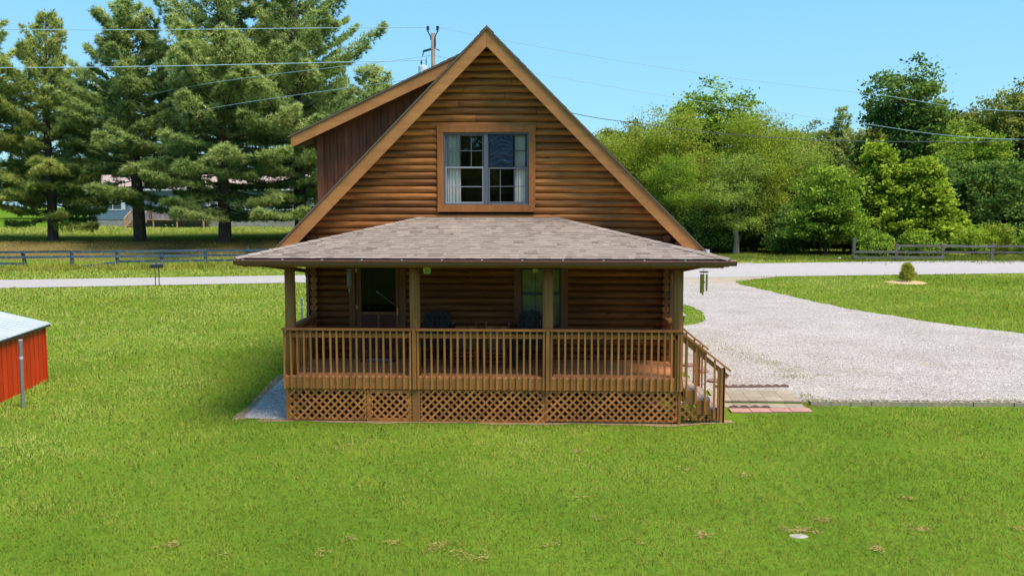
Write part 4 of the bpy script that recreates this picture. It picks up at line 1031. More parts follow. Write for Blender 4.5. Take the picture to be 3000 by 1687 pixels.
wire([(-5.75,37.4,11.4),(2.73,39.27,9.68),(6.57,40.08,9.16),(12.37,41.32,8.56),(19.61,42.86,8.24),(26.66,44.36,8.25),(33.38,45.8,8.49),(60,51.5,11.)], .021, 'dark sagging cable running right from the gable toward the woods', 'wire_dark')
wire([(-5.7,37.45,12.95),(9.1,40.62,10.79),(15.17,41.92,10.09),(21.29,43.22,9.4),(33.39,45.8,8.47),(60,51.5,9.5)], .014, 'pale wire running right across the woods just above the dark cable')
wire([(-5.46,37.45,14.6),(3.,39.3,13.3),(12.69,41.39,12.1),(22.66,43.51,11.23),(33.27,45.77,10.34),(60,51.5,10.8)], .014, 'pale wire highest on the right, crossing the tall dark tree')

# ------------------------------------------------------------------ blue house behind the pines
t = thing('blue_house', 'long blue-sided house with block skirting and timber deck behind the pines', 'house', (-48,76.7,Tz(-48,76.7)-.02), math.radians(0))
mb = MB(); z = .78; rg = random.Random(3)
while z < 4.0: mb.prism([(0,z),(0,z+.2),(-.02,z+.2),(-.05,z)],'x',0,26.5,rg.uniform(.3,.7)); z += .2
mb.v = [(a,b,c) for a,b,c in mb.v]; mb.box(0,26.5,.001,8,.78,4.0,.5); mb.build('wall', M['siding'], t)
mb = MB()
for j in range(4):
    x = -.0-(.2 if j % 2 else 0)
    while x < 26.5: mb.box(max(0,x)+.006,min(26.5,x+.40)-.006,.0,.2,j*.195-.1,j*.195+.086,rg.random()); x += .41
mb.box(.02,26.48,.02,7.9,-.1,.77,.3); mb.build('skirting', M['block'], t)
mb = MB(); mb.prism([(-.4,3.85),(-.4,4.0),(4,5.6),(8.4,4.0),(8.4,3.85)],'x',-.4,26.9,.5); mb.build('roof', M['pink_roof'], t)
mb = MB(); mb.box(-.06,.08,-.06,.06,0.,4.0); mb.box(26.42,26.56,-.06,.06,.0,4.); mb.box(-.4,26.9,-.44,-.401,3.82,4.02); mb.build('white_trim', M['white_trim'], t)
for x, w, n in ((1.75,1.9,2),(13.3,1.5,2),(17.2,1.5,2),(20.4,1.4,1),(24.4,1.3,1)):
    mb = MB(); z0, z1 = 1.85, 3.25
    for a, b in ((x-.42,x-.08),(x+w+.08,x+w+.42)): mb.box(a,b,-.075,-.051,z0-.05,z1+.05)
    mb.box(x-.08,x+w+.08,-.08,-.04,z1,z1+.1); mb.box(x-.08,x+w+.08,-.08,-.04,z0-.1,z0); mb.box(x-.08,x,-.08,-.04,z0,z1); mb.box(x+w,x+w+.08,-.08,-.04,z0,z1); 
    for q in range(1,n): mb.box(x+w*q/n-.05,x+w*q/n+.05,-.08,-.04,z0,z1)
    mb.box(x,x+w,-.075,-.045,(z0+z1)/2-.03,(z0+z1)/2+.03)
    wo = mb.build('window', M['white_trim'], t); mb = MB(); mb.box(x,x+w,-.042,-.02,z0,z1); mb.build('pane', M['dark_glass'], wo)
mb = MB(); mb.box(5.6,13.4,-2.2,-.06,.72,.80,.5)
for x in (5.7,8.,10.5,13.3): mb.box(x-.07,x+.07,-2.18,-2.04,-.1,2.0,.5)
mb.box(5.6,13.4,-2.2,-2.06,1.62,1.68); x = 7.4
while x < 13.3: mb.box(x,x+.05,-2.19,-2.15,.8,1.62,rg.random()); x += .17
dk = mb.build('deck', M['new_wood'], t)
mb = MB()
for i in range(5): mb.box(5.75,7.25,-2.2-(i+1)*.3,-2.2-i*.3,.58-i*.155,.62-i*.155,rg.random()); mb.box(5.75,7.25,-2.2-i*.3-.03,-2.2-i*.3-.001,.45-i*.155,.579-i*.155,.3)
for x in (5.7,7.3):
    mb.bar((x,-2.2,1.65),(x,-3.75,.95),.07,.09,tone=.9); mb.bar((x,-2.2,.62),(x,-3.75,-.06),.05,.2,tone=.6); mb.box(x-.05,x+.05,-3.78,-3.68,-.1,.98,.7)
    for i in range(8): y = -2.3-i*.18; zt = 1.63-(i*.18+.1)*.45; mb.box(x-.02,x+.02,y-.02,y+.02,zt-.95,zt,.8)
mb.build('deck_steps', M['new_wood'], dk)
mb = MB(); mb.bbox(7.45,7.9,-2.02,-1.6,.8,1.55,.03); o = mb.build('plastic_bin', M['purple']); o.location = t.location; tag(o, 'purple plastic bin on the deck of the blue house', 'bin')
def glight(x, y, label):
    mb = MB(); mb.tube([(0,0,0),(0,0,.3)],.012,6,.5,1); mb.tube([(0,0,.3),(0,0,.36),(0,0,.37)],[.05,.09,.02],10,.5,0); o = mb.build('garden_light', [M['white_trim'], M['mail']]); o.location = (x,y,Tz(x,y)); tag(o, label, 'garden light', 'small solar lights in the lawns')
for x, y, l in ((-43.3,71.9,'small white solar light left of the steps of the blue house'),(-37.6,72.1,'small white solar light right of the second pine trunk, left of its pair'),(-37.0,72.3,'small white solar light right of the second pine trunk, right of its pair'),(-33.2,72.3,'small white solar light left of the third pine trunk'),(-28.5,72.5,'small white solar light right of the third pine trunk'),(20.3,42.6,'small solar light on the verge before the grey fence post')): glight(x,y,l)

# ------------------------------------------------------------------ vegetation
def unit(a): return a/np.maximum(np.linalg.norm(a, axis=-1, keepdims=True), 1e-9)
def blades(base, d, length, width, rng):
    """thin triangles from base along d"""
    n = len(base); side = unit(np.cross(d, rng.normal(size=(n,3))))*width[:,None]*.5
    return np.stack([base-side, base+side, base+d*length[:,None]], 1).reshape(-1,3)
def quads(c, size, rng, upb=.6, asp=.6):
    n = len(c); nr = unit(rng.normal(size=(n,3))+np.array([0,0,upb])); a = unit(np.cross(nr, rng.normal(size=(n,3)))); b = np.cross(nr, a)
    a = a*size[:,None]*.5; b = b*size[:,None]*.5*asp
    return np.stack([c-a, c+b-a*.15, c+a, c-b-a*.15], 1).reshape(-1,3)

def pine_mesh(seed, H, R, z0, dens=1.0, r0=.42, lean=(0,0), sparse=0.):
    rng = np.random.default_rng(seed); rg = random.Random(seed); tr = MB()
    ax = lambda z: Vector((lean[0]*z/H + .12*math.sin(z*.35+seed), lean[1]*z/H + .1*math.cos(z*.3+seed), z))
    zs = [-.35, 0, .35, 1.2, 3]+list(np.arange(5, H, 2.)); tr.tube([ax(z) for z in zs]+[ax(H)], [r0*1.55, r0*1.22, r0*1.04]+[r0*(1-z/H)**.75+.02 for z in zs[3:]]+[.02], 10, .5)
    cen = []; dirs = []; ton = []
    z = z0; base_az = rg.uniform(0, 6)
    while z < H-.15:
        t = (z-z0)/(H-z0); nb = rg.choice((3,4,4,5)) if t < .85 else 4
        for k in range(nb):
            az = base_az + 2*PI*k/nb + rg.uniform(-.45,.45)
            prof = min(1., .82+.9*t) * (1-t**1.9)**.8
            L_ = R*prof*rg.uniform(.5,1.15) + .35
            if rg.random() < .10: L_ *= 1.2
            el = math.radians(-6 + 52*t + rg.uniform(-8,8)); o = ax(z+rg.uniform(-.15,.15)); hz = Vector((math.cos(az), math.sin(az), 0)); si = Vector((-math.sin(az), math.cos(az), 0))
            bend = rg.uniform(-.05,.14)
            P = lambda u: o + hz*(L_*math.cos(el)*u) + Vector((0,0,L_*(math.sin(el)*u + bend*u*u - .05*math.sin(PI*u)))) 
            rb = .022+.011*L_*(1-t*.5)
            tr.tube([P(0),P(.35),P(.7),P(.98)], [rb,rb*.7,rb*.4,.008], 5, .5, cap=False)
            n = int((L_*L_*5.5 + L_*12 + 7)*dens*(1-sparse*t)); bt = rg.uniform(.25,.75)
            u = np.sqrt(rng.uniform(.06,1,n)); w = (.42*L_*(1-u)*u*2.0+.16); lat = rng.uniform(-1,1,n)*w
            # twigs: gather sprays in little groups
            q = rng.integers(0, max(3, n//5), n); jit = rng.normal(size=(max(3, n//5)+1,2))
            pu = np.array([P(float(a)) for a in u]); c = pu + np.outer(lat, np.array(si)) + rng.normal(size=(n,3))*np.array([.07,.07,.10]) 
            c[:,2] += -.10*np.abs(lat) + .05
            d = unit(np.outer(np.full(n,1.), np.array(hz)) *.75 + np.outer(lat/(w+.01)*.55, np.array(si)) + np.array([0,0,.55]) + rng.normal(size=(n,3))*.25)
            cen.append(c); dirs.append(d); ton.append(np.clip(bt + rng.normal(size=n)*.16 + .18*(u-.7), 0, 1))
        z += rg.uniform(.36,.66)
    c = np.concatenate(cen); d = np.concatenate(dirs); tn = np.concatenate(ton); K = 10
    cc = np.repeat(c, K, 0); dd = unit(np.repeat(d, K, 0) + rng.normal(size=(len(cc),3))*.62); tt = np.clip(np.repeat(tn, K)+rng.normal(size=len(cc))*.08, 0, 1)
    V = blades(cc, dd, rng.uniform(.22,.40,len(cc)), rng.uniform(.036,.074,len(cc)), rng)
    return tr, V, tt
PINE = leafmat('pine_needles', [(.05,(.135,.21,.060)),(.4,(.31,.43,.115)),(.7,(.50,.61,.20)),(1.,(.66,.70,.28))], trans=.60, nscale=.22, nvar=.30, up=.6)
PINE2 = leafmat('yellowing_pine_needles', [(.05,(.14,.205,.050)),(.4,(.33,.43,.095)),(.7,(.52,.60,.16)),(1.,(.66,.62,.20))], trans=.60, nscale=.22, nvar=.3, up=.6)
def plant(name, label, cat, loc, rz, sc, trunk_me, crown_me, crown_mat, trunk_mat=None, group=None):
    t = thing(name, label, cat, loc, rz, group); t.scale = sc if hasattr(sc, '__len__') else (sc,)*3
    if trunk_me is not None:
        a = link('trunk', trunk_me, t)
        if trunk_mat: a.material_slots[0].link = 'OBJECT'; a.material_slots[0].material = trunk_mat
    b = link('crown', crown_me, t); b.material_slots[0].link = 'OBJECT'; b.material_slots[0].material = crown_mat
    return t
def mesh_only(mb, name, mat):
    o = mb.build(name, mat, smooth=True); me = o.data; bpy.data.objects.remove(o); return me
pm = []
for i, (seed, H, R, z0, r0, lean, dens) in enumerate(((1,17,5.2,1.9,.43,(.3,0),1.05),(2,21.5,7.6,2.0,.47,(.5,0),.8),(3,18,5.2,3.5,.42,(-.3,.2),1.0),(4,16,5.2,6.2,.36,(.2,-.2),.9))):
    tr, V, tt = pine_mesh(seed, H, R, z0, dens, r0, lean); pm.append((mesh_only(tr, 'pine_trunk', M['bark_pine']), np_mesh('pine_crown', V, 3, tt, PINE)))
def pine(i, x, y, rz, sc, label, mat=PINE):
    plant('pine_tree', label, 'pine tree', (x,y,Tz(x,y)-.05), rz, sc, pm[i][0], pm[i][1], mat, None, 'pines across the road')
pine(0, -36.85, 50.0, .4, (.88,.88,.98), 'dense yellowish white pine left of the blue house steps', PINE2)
pine(2, -30.2, 50.3, 2.2, (1.1,1.1,.99), 'white pine whose trunk stands right beside the blue house steps')
pine(1, -23.7, 50.55, 1.1, (1.02,1.02,1.03), 'tallest white pine, topping out of the photo with a straight bare trunk')
pine(1, -18.3, 53.2, 3.9, (1.02,1.02,1.0), 'tall broad white pine behind the dormer, its trunk half hidden by the rake')
pine(0, -13.4, 60., 2.6, (1.2,1.2,.83), 'smaller white pine showing just above the dormer roof edge')
pine(2, -43.3, 50.8, .9, (1.3,1.3,1.0), 'white pine cut by the left edge of the photo', PINE2)
pine(3, -55.3, 92., 5.1, (1.35,1.35,1.14), 'shorter yellowing pine showing in the gap between the two left pines', PINE2)
pine(3, -38.2, 90., 1.4, (1.5,1.5,1.42), 'pine filling the gap between the two middle trunks', PINE2)
pine(3, -30., 92., 3.4, (1.7,1.7,1.49), 'blue-green pine behind the two tallest ones', PINE)
pine(3, -46., 92, 4.4, (1.6,1.6,1.30), 'darker pine standing behind the row, over the roof of the blue house', PINE)

def decid_mesh(seed, H, trunk_h, lobes, ncl, nl, leaf, sig, r0=.2, limbs=12, fork=False, asp=.62, inner=.3):
    rng = np.random.default_rng(seed); rg = random.Random(seed); tr = MB(); W = np.array([l[6] for l in lobes], float); W /= W.sum()
    cs = []; 
    for k in range(ncl):
        l = lobes[rng.choice(len(lobes), p=W)]; v = unit(rng.normal(size=3)); r = (inner + (1-inner)*rng.uniform()**.5)
        if v[2] < -.5: v[2] *= .6
        cs.append((l[0]+v[0]*l[3]*r, l[1]+v[1]*l[4]*r, l[2]+v[2]*l[5]*r))
    cs = np.array(cs); cx = Vector((rg.uniform(-.3,.3), rg.uniform(-.3,.3), trunk_h))
    wob = [Vector((.12*math.sin(i*1.3+seed)*i/4, .12*math.cos(i*1.7+seed)*i/4, H*.82*i/7)) for i in range(8)]
    tr.tube([wob[0]-Vector((0,0,.3))]+wob, [r0*1.35]+[r0*(1.15 if i == 0 else (1-i/7.6)**.8) for i in range(8)], 9, .5)
    idx = rng.choice(ncl, min(limbs*2, ncl), replace=False)
    for q, i in enumerate(idx):
        e = Vector(cs[i]); zb = max(trunk_h*.7, min(H*.75, e.z-.55*math.hypot(e.x,e.y)-.3)); f = zb/(H*.82)*7; a = wob[min(6,int(f))].lerp(wob[min(7,int(f)+1)], f-int(f))
        m = a.lerp(e,.5)+Vector((rg.uniform(-.3,.3),rg.uniform(-.3,.3),.35)); rb = r0*.42*(1-zb/H)+.02
        tr.tube([a,m,e], [rb,rb*.6,.012], 5, .5, cap=False)
    ct = rng.uniform(.2,.8,ncl); cr = rng.uniform(.7,1.3,ncl); flat = rng.uniform(.5,.9,ncl)
    c = np.repeat(cs, nl, 0); t = np.repeat(ct, nl); s = np.repeat(cr, nl)[:,None]*sig; n = len(c)
    c = c + rng.normal(size=(n,3))*s*np.stack([np.ones(n),np.ones(n),np.repeat(flat,nl)],1)
    c[:,2] = np.maximum(c[:,2], .15)
    V = quads(c, rng.uniform(.65,1.25,n)*leaf, rng, asp=asp)
    return tr, V, np.clip(t*.65+.17+rng.normal(size=n)*.14, 0, 1)
dm_ = {}
def mk(key, **k):
    tr, V, tt = decid_mesh(**k); dm_[key] = (mesh_only(tr, 'tree_trunk', M['bark_dark']), np_mesh('tree_crown', V, 4, tt, PINE), V, tt)
mk('tall', seed=11, H=18, trunk_h=6, lobes=[(0,0,13.3,3.6,3.6,4.6,3),(-2.2,.5,9.6,2.6,2.6,2.8,1.2),(2.2,-.5,9.,3.,2.8,3.,1.2),(0,0,6,3.2,3.2,3.,1)], ncl=250, nl=85, leaf=.34, sig=.46, r0=.28)
mk('airy', seed=12, H=13, trunk_h=4.5, lobes=[(-.6,0,10.2,2.8,2.8,2.4,1.6),(-1.8,.3,7.,2.5,2.5,2.4,1.3),(1.9,0,7.2,2.7,2.7,2.2,1.2),(0,.3,4.4,3.2,2.8,2.2,1.2)], ncl=330, nl=90, leaf=.20, sig=.44, r0=.29, asp=.4, inner=.15)
mk('round', seed=13, H=8, trunk_h=1.6, lobes=[(0,0,4.6,2.7,2.7,2.9,2),(-.7,0,2.6,2.6,2.4,1.5,1),(.9,.2,2.6,2.5,2.4,1.5,1)], ncl=210, nl=95, leaf=.25, sig=.34, r0=.13)
mk('pyramid', seed=14, H=9.3, trunk_h=1.2, lobes=[(0,0,7.4,1.25,1.25,1.9,1),(0,0,5.4,2.1,2.1,2.2,1.6),(0,0,3.,2.9,2.9,2.0,2.0),(0,0,1.5,2.8,2.8,1.2,1)], ncl=420, nl=60, leaf=.26, sig=.26, r0=.13, asp=.8)
mk('bush', seed=15, H=3, trunk_h=.4, lobes=[(0,0,1.4,1.7,1.5,1.3,2),(.8,.3,.9,1.3,1.2,.9,1)], ncl=90, nl=70, leaf=.21, sig=.26, r0=.05, limbs=8)
LM = {
 'yellow': leafmat('yellow_green_leaves', [(0,(0.097,0.160,0.014)),(.45,(0.268,0.353,0.032)),(.8,(0.456,0.513,0.074)),(1,(0.593,0.547,0.097))], up=.55, nscale=.2, nvar=.22, trans=.45),
 'mid': leafmat('mid_green_leaves', [(0,(0.063,0.135,0.013)),(.45,(0.189,0.306,0.028)),(.8,(0.356,0.482,0.057)),(1,(0.534,0.591,0.076))], up=.55, nscale=.25, nvar=.2),
 'soft': leafmat('soft_green_leaves', [(0,(0.100,0.168,0.028)),(.45,(0.255,0.365,0.057)),(.8,(0.445,0.552,0.096)),(1,(0.624,0.660,0.115))], up=.55, nscale=.25, nvar=.2),
 'dark': leafmat('dark_green_leaves', [(0,(0.040,0.095,0.017)),(.45,(0.112,0.206,0.039)),(.8,(0.222,0.325,0.064)),(1,(0.356,0.414,0.076))], up=.55, nscale=.25, nvar=.2, gloss=.0),
 'bright': leafmat('bright_green_leaves', [(0,(0.114,0.188,0.011)),(.45,(0.285,0.410,0.030)),(.8,(0.479,0.593,0.063)),(1,(0.616,0.660,0.125))], up=.55, nscale=.3, nvar=.2, trans=.45),
 'olive': leafmat('olive_far_leaves', [(0,(0.063,0.080,0.013)),(.45,(0.160,0.190,0.028)),(.8,(0.292,0.308,0.048)),(1,(0.445,0.344,0.064))], up=.55, nscale=.15, nvar=.28),
 'autumn': leafmat('olive_green_leaves', [(0,(0.068,0.097,0.018)),(.45,(0.182,0.234,0.040)),(.8,(0.319,0.353,0.068)),(1,(0.456,0.410,0.103))], up=.55, nscale=.2, nvar=.25),
}
def tree(key, x, y, rz, sc, mat, label, bark='bark_dark', name='broadleaf_tree', cat='tree', group='trees beyond the road'):
    return plant(name, label, cat, (x,y,Tz(x,y)-.03), rz, sc, dm_[key][0], dm_[key][1], LM[mat], M[bark], group)
tree('airy', 18.1, 57.6, 1.7, (1.05,1.05,.93), 'yellow', 'yellow-green feathery tree between the rounded dark crown and the pale leaning trunk')
tree('airy', 11.7, 60.2, .3, (1.15,1.15,.97), 'yellow', 'yellow-green feathery tree just right of the gable roof')
tree('airy', 7.0, 62.5, 2.0, (1.1,1.1,.82), 'yellow', 'yellowish tree peeking out low behind the right roof slope')
tree('tall', 18.5, 78, 1., (1.22,1.22,.93), 'mid', 'rounded dark green crown rising behind the feathery yellow tree')
tree('airy', 15.95, 54.1, 4.2, (.85,.85,.64), 'soft', 'feathery light green tree on a pale leaning trunk beside the road', 'bark_pale')
tree('airy', 11.2, 55.5, 5.3, (.8,.8,.64), 'mid', 'green tree with forked pale trunk beside the lower roof edge', 'bark_pale')
tree('tall', 35.2, 70.7, 2.2, (1.12,1.12,.985), 'dark', 'tallest dark tree on the right with sky showing through its crown')
tree('tall', 40., 74., .7, (1.1,1.1,.74), 'mid', 'green tree between the tallest dark tree and the right photo edge')
tree('tall', 47., 71., 5.6, (1.1,1.1,.80), 'olive', 'olive tree deepest at the right photo edge')
tree('airy', 22.5, 63.5, 2.6, (1.1,1.1,.80), 'soft', 'soft green airy tree behind the round tree left of the fence')
tree('tall', 38., 63., 4.4, (.85,.85,.60), 'mid', 'mid green tree rising behind the right end of the grey fence')
tree('tall', 8.5, 70., 2.9, (1.0,1.0,.66), 'olive', 'olive green tree far behind the feathery yellow one by the roof')
tree('tall', 42.8, 66.5, 3.4, (.95,.95,.83), 'autumn', 'olive green tree with yellowing top cut by the right edge of the photo')
tree('round', 21.8, 50.6, .5, (1.0,1.0,.90), 'mid', 'round mid green tree with low branches left of the grey fence')
tree('pyramid', 27.0, 54.6, 0., (1.05,1.05,.94), 'bright', 'taller of two bright yellow-green pyramidal trees behind the fence')
tree('pyramid', 29.8, 53.2, 2.1, (1.15,1.15,.80), 'bright', 'shorter right-hand of two bright yellow-green pyramidal trees')
tree('tall', 25.5, 80, 4.6, (.95,.95,.70), 'autumn', 'dull olive tree in the back row between the two rounded crowns')
tree('tall', 30.5, 82, 5.2, (.9,.9,.72), 'autumn', 'olive brown tree in the back row left of the tallest dark tree')
tree('round', 37.5, 58, 1.9, (1.25,1.25,1.0), 'dark', 'dark bushy tree behind the right end of the grey fence')
tree('round', 42., 56, 3.1, (1.1,1.1,.9), 'soft', 'greyish green bushy tree at the right photo edge above the fence')
tree('round', 34., 60.5, 4.0, (1.25,1.25,1.05), 'dark', 'dark green bushy tree between the bright trees and the right edge')
tree('round', 17.6, 58.5, 2.8, (1.,1.,.8), 'mid', 'shaded green tree behind the pale leaning trunk')
for i, (x, y, s, mt, l) in enumerate(((31.6,48.6,.8,'bright','yellow-green shrub behind the middle of the grey fence'),(33.6,49.4,.9,'yellow','pale yellow-green shrub behind the grey fence toward its right end'),(36.4,49.6,.7,'mid','green shrub behind the last visible grey fence rails'),(24.3,47.2,.75,'mid','green shrub behind the grey fence section without a top rail'),(27.2,47.6,.7,'mid','green shrub behind the three-railed grey fence section'),(19.2,52.5,.8,'dark','dark shrub beside the trunk of the round tree'),(14.,55.5,.9,'yellow','yellow-green shrub at the foot of the pale leaning trunk'),(10.6,53.6,.8,'mid','green shrub right of the lower roof edge by the road'))):
    tree('bush', x, y, i*1.3, s, mt, l, name='shrub', cat='shrub', group='shrubs at the edge of the woods')
# conifer top among the back row
cm = []
tr, V, tt = pine_mesh(9, 14, 2.6, 1.5, .8, .2, (0,0)); cm = (mesh_only(tr, 'conifer_trunk', M['bark_pine']), np_mesh('conifer_crown', V, 3, tt, PINE))
plant('conifer', 'narrow dark conifer poking above the back row of trees', 'conifer', (32.4,81,.1), 0, (1,1,1.0), cm[0], cm[1], PINE)
# the far wood: one mass
def mass(name, items, mat, kind='stuff', label=None):
    Vs = []; ts = []
    for key, x, y, rz, sx, sz in items:
        V, tt = dm_[key][2], dm_[key][3]; c, s = math.cos(rz), math.sin(rz)
        W = np.stack([(V[:,0]*c-V[:,1]*s)*sx+x, (V[:,0]*s+V[:,1]*c)*sx+y, V[:,2]*sz+Tz(x,y)], 1); Vs.append(W); ts.append(tt)
    o = link(name, np_mesh(name, np.concatenate(Vs), 4, np.concatenate(ts), mat)); tag(o, label, kind=kind); return o
rg = random.Random(40)
items = []
for i in range(17):
    x = 4+i*3.6+rg.uniform(-1,1); items.append(('tall', x, 84+rg.uniform(-2,7)+.1*x, rg.uniform(0,6), 1.15, rg.uniform(.60,.72)*(1+.25*max(0,min(1,(x-30)/20)))))
for i in range(13): x = 6+i*3.6+rg.uniform(-1,1); items.append(('round', x, 68+rg.uniform(-4,4), rg.uniform(0,6), 1.3, rg.uniform(.85,1.1)))
mass('far_woods', items, LM['olive'], label='dark wood behind the roadside trees')
items = [('bush', 8+i*1.55+rg.uniform(-.4,.4), 56.5+rg.uniform(-1.5,3.5)+(2 if 12 < i < 20 else 0), rg.uniform(0,6), 1.15, rg.uniform(.8,1.5)) for i in range(26)]
mass('undergrowth', items, LM['dark'], label='dark undergrowth at the edge of the wood')
items = [('tall', -70+i*5.2+rg.uniform(-1.5,1.5), 100+rg.uniform(-3,6), rg.uniform(0,6), 1.2, rg.uniform(.42,.60)) for i in range(13)]
mass('wooded_skyline', items, LM['dark'], label='far trees behind the blue house')

items = [('round', -62+i*5.+rg.uniform(-1.5,1.5), -72+rg.uniform(-4,4), rg.uniform(0,6), 1.9, rg.uniform(1.7,2.3)) for i in range(26)]
mass('nearby_woods', items, LM['olive'], label='woods that the windows mirror')

# little juniper
rng = np.random.default_rng(77); n = 1000
u = rng.uniform(0,1,n)**.8; ang = rng.uniform(0,2*PI,n); rr = .47*(np.minimum(1,.6+u*1.9)*(1-u)**.38)*np.sqrt(rng.uniform(.1,1,n))*(1+.25*np.sin(3*ang+u*5))
c = np.stack([rr*np.cos(ang), rr*np.sin(ang), .05+u*1.0], 1); d = unit(np.stack([np.cos(ang)*.5, np.sin(ang)*.5, np.full(n,1.)],1)+rng.normal(size=(n,3))*.25)
c *= np.array([.9,.9,.88]); cc = np.repeat(c,7,0); dd = unit(np.repeat(d,7,0)+rng.normal(size=(n*7,3))*.4)
V = blades(cc, dd, rng.uniform(.08,.2,n*7), rng.uniform(.012,.025,n*7), rng)
mb = MB(); mb.tube([(0,0,-.1),(0,0,.5),(.02,0,.9)],[.035,.025,.008],6)
JUN = leafmat('juniper_leaves', [(0,(.22,.24,.025)),(.5,(.48,.49,.06)),(1,(.64,.62,.12))], nscale=2., up=.6, trans=.6)
plant('juniper', 'small bushy juniper planted in the mulch bed', 'shrub', (20.05,30.85,Tz(20,30.8)+.05), 0, 1., mesh_only(mb,'juniper_trunk',M['bark_dark']), np_mesh('juniper_crown', V, 3, np.clip(np.repeat(rng.uniform(.2,.8,n),7)+rng.normal(size=n*7)*.1,0,1), JUN), JUN)

# ------------------------------------------------------------------ grass
CAM = np.array([1.26, -16.49, 4.12])
def vnoise(x, y, f, seed, octs=3):
    rs = np.random.default_rng(seed); out = np.zeros_like(x); amp = 1.; tot = 0
    for o in range(octs):
        for k in range(5):
            a = rs.uniform(0, 2*PI); ph = rs.uniform(0, 2*PI); ff = f*rs.uniform(.6,1.5)
            out += amp*np.sin((x*math.cos(a)+y*math.sin(a))*ff*2*PI + ph + 1.5*np.sin((x*math.sin(a)-y*math.cos(a))*ff*1.3*PI+ph*2))
        tot += amp*2.2; f *= 2.1; amp *= .6
    return out/tot
def keep_mask(x, y, rng):
    k = np.ones(len(x), bool); e = .10*vnoise(x, y, .9, 5)+.05*rng.normal(size=len(x))
    k &= ~((y > ynear(x)-.02+e*.5) & (y < yfar(x)+.02+e*.5))
    k &= ~((y > 1.55) & (y < np.minimum(34., ynear(x)+.3)) & (x > xl(y)+e) & (x < xr(y)+e))
    k &= ~((np.abs(x) < 3.9) & (y > -.08) & (y < 10.5))
    k &= ~((np.abs(x) < 3.9) & (y > -.22+.16*vnoise(x,y,.6,8)) & (y < 0) & (rng.uniform(size=len(x)) < .7))
    bl = np.interp(y, [.1,.25,.9,2.2,4.2,6,10.5], [-4.62,-4.72,-4.8,-4.96,-5.12,-5.08,-5.0])
    k &= ~((x > bl+e) & (x < -3.5) & (y > .05+e*.6) & (y < 10.5))
    k &= ~((x > 3.6) & (x < 6.62) & (y > .62+e*.8) & (y < 3.2))
    k &= ~((x > 3.6) & (x < 5.0) & (y > -.12) & (y < 1.4))
    k &= ~((x > 6.5) & (y > 1.36) & (y < 1.6))
    c, s = math.cos(-math.radians(9.2)), math.sin(-math.radians(9.2)); lx = (x+10.53)*c-(y-3.62)*s; ly = (x+10.53)*s+(y-3.62)*c
    k &= ~((lx < .0) & (lx > -3.3) & (ly < .0) & (ly > -4.65))
    k &= ~(np.hypot(x-20, y-30.75) < .97+e*.5)
    k &= ~((x > -48) & (x < -21) & (y > 76.7)); k &= ~((x > -42.6) & (x < -34.4) & (y > 74.4) & (y < 77))
    k &= ~(np.hypot((x-4.38)/.13, (y+5.62)/.085) < 1)
    sN = y-31.45-.213*x; straw = ss(sN+1.5*vnoise(x,y,.12,3),17.5,20)*(1-ss(sN,25,27.5))*(x < -9)
    k &= ~(rng.uniform(size=len(x)) < straw*.8)
    return k
rng = np.random.default_rng(99)
NB = 1300000
dd_ = np.exp(rng.uniform(math.log(5.2), math.log(105), NB)); th = rng.uniform(-.72, .70, NB)-math.radians(2.4)*0+math.radians(-2.4)
x = CAM[0]+dd_*np.sin(th); y = CAM[1]+dd_*np.cos(th)
k = keep_mask(x, y, rng); x, y, dd_ = x[k], y[k], dd_[k]; n = len(x)
# blades gather in small tufts
big = vnoise(x, y, .055, 21, 3); mid_ = vnoise(x, y, .45, 22, 3); fine = vnoise(x, y, 2.6, 23, 2)
sel = rng.uniform(size=n) < np.clip(.78+.5*fine, .25, 1); x, y, dd_, big, mid_, fine = (a[sel] for a in (x, y, dd_, big, mid_, fine)); n = len(x)
h = (.038+.0009*dd_)*np.clip(1+.35*mid_+.3*rng.normal(size=n), .45, 2.); w = np.maximum(.005, dd_*.00062)*rng.uniform(.7,1.4,n)
base = np.stack([x, y, T(x, y)-.004], 1); d = unit(np.stack([rng.normal(size=n)*.48, rng.normal(size=n)*.48, np.ones(n)], 1))
V = blades(base, d, h*1.1, w, rng)
tone = .47+.32*big+.17*mid_+.05*fine+.05*rng.normal(size=n)+.26*ss(-x, 1, 11)+.12*ss(y, 6, 20)+.0012*dd_ - .06*ss(x, 2, 7)*(1-ss(y,4,12))
GR = leafmat('grass_blades', GRASS, trans=.22, nscale=.6, nvar=.10, up=.92)
o = link('lawn_grass', np_mesh('lawn_grass', V, 3, np.clip(tone,0,1), GR)); tag(o, 'mown lawn grass', kind='stuff')
# ragged taller grass along the blue fence, the verge by the woods and tufts in the gravel
def tufts(name, x, y, hh, ww, mat, label, spread=.5):
    n = len(x); base = np.stack([x,y,T(x,y)-.01],1); d = unit(np.stack([rng.normal(size=n)*spread, rng.normal(size=n)*spread, np.ones(n)],1))
    o = link(name, np_mesh(name, blades(base, d, hh, ww, rng), 3, np.clip(.5+.25*vnoise(x,y,.3,4)+.2*rng.normal(size=n),0,1), mat)); tag(o, label, kind='stuff')
TALL = leafmat('tall_grass_blades', [(0,(.10,.13,.015)),(.4,(.21,.24,.03)),(.75,(.36,.34,.06)),(1,(.48,.40,.12))], trans=.3, nscale=.3, nvar=.25, up=.4)
n = 26000; x = rng.uniform(-64,-8,n); s = 13.3+1.25*rng.normal(size=n); y = s+31.45+.213*x
tufts('tall_grass', x, y, rng.uniform(.15,.5,n)*np.clip(.8+.8*vnoise(x,y,.25,31),.3,1.6), rng.uniform(.03,.06,n), TALL, 'ragged tall grass along the foot of the blue fence')
n = 22000; x = rng.uniform(9,50,n); y = fr(x)+rng.normal(size=n)*1.1+1.2+np.where(x < 21, 5*rng.uniform(0,1,n), 0)
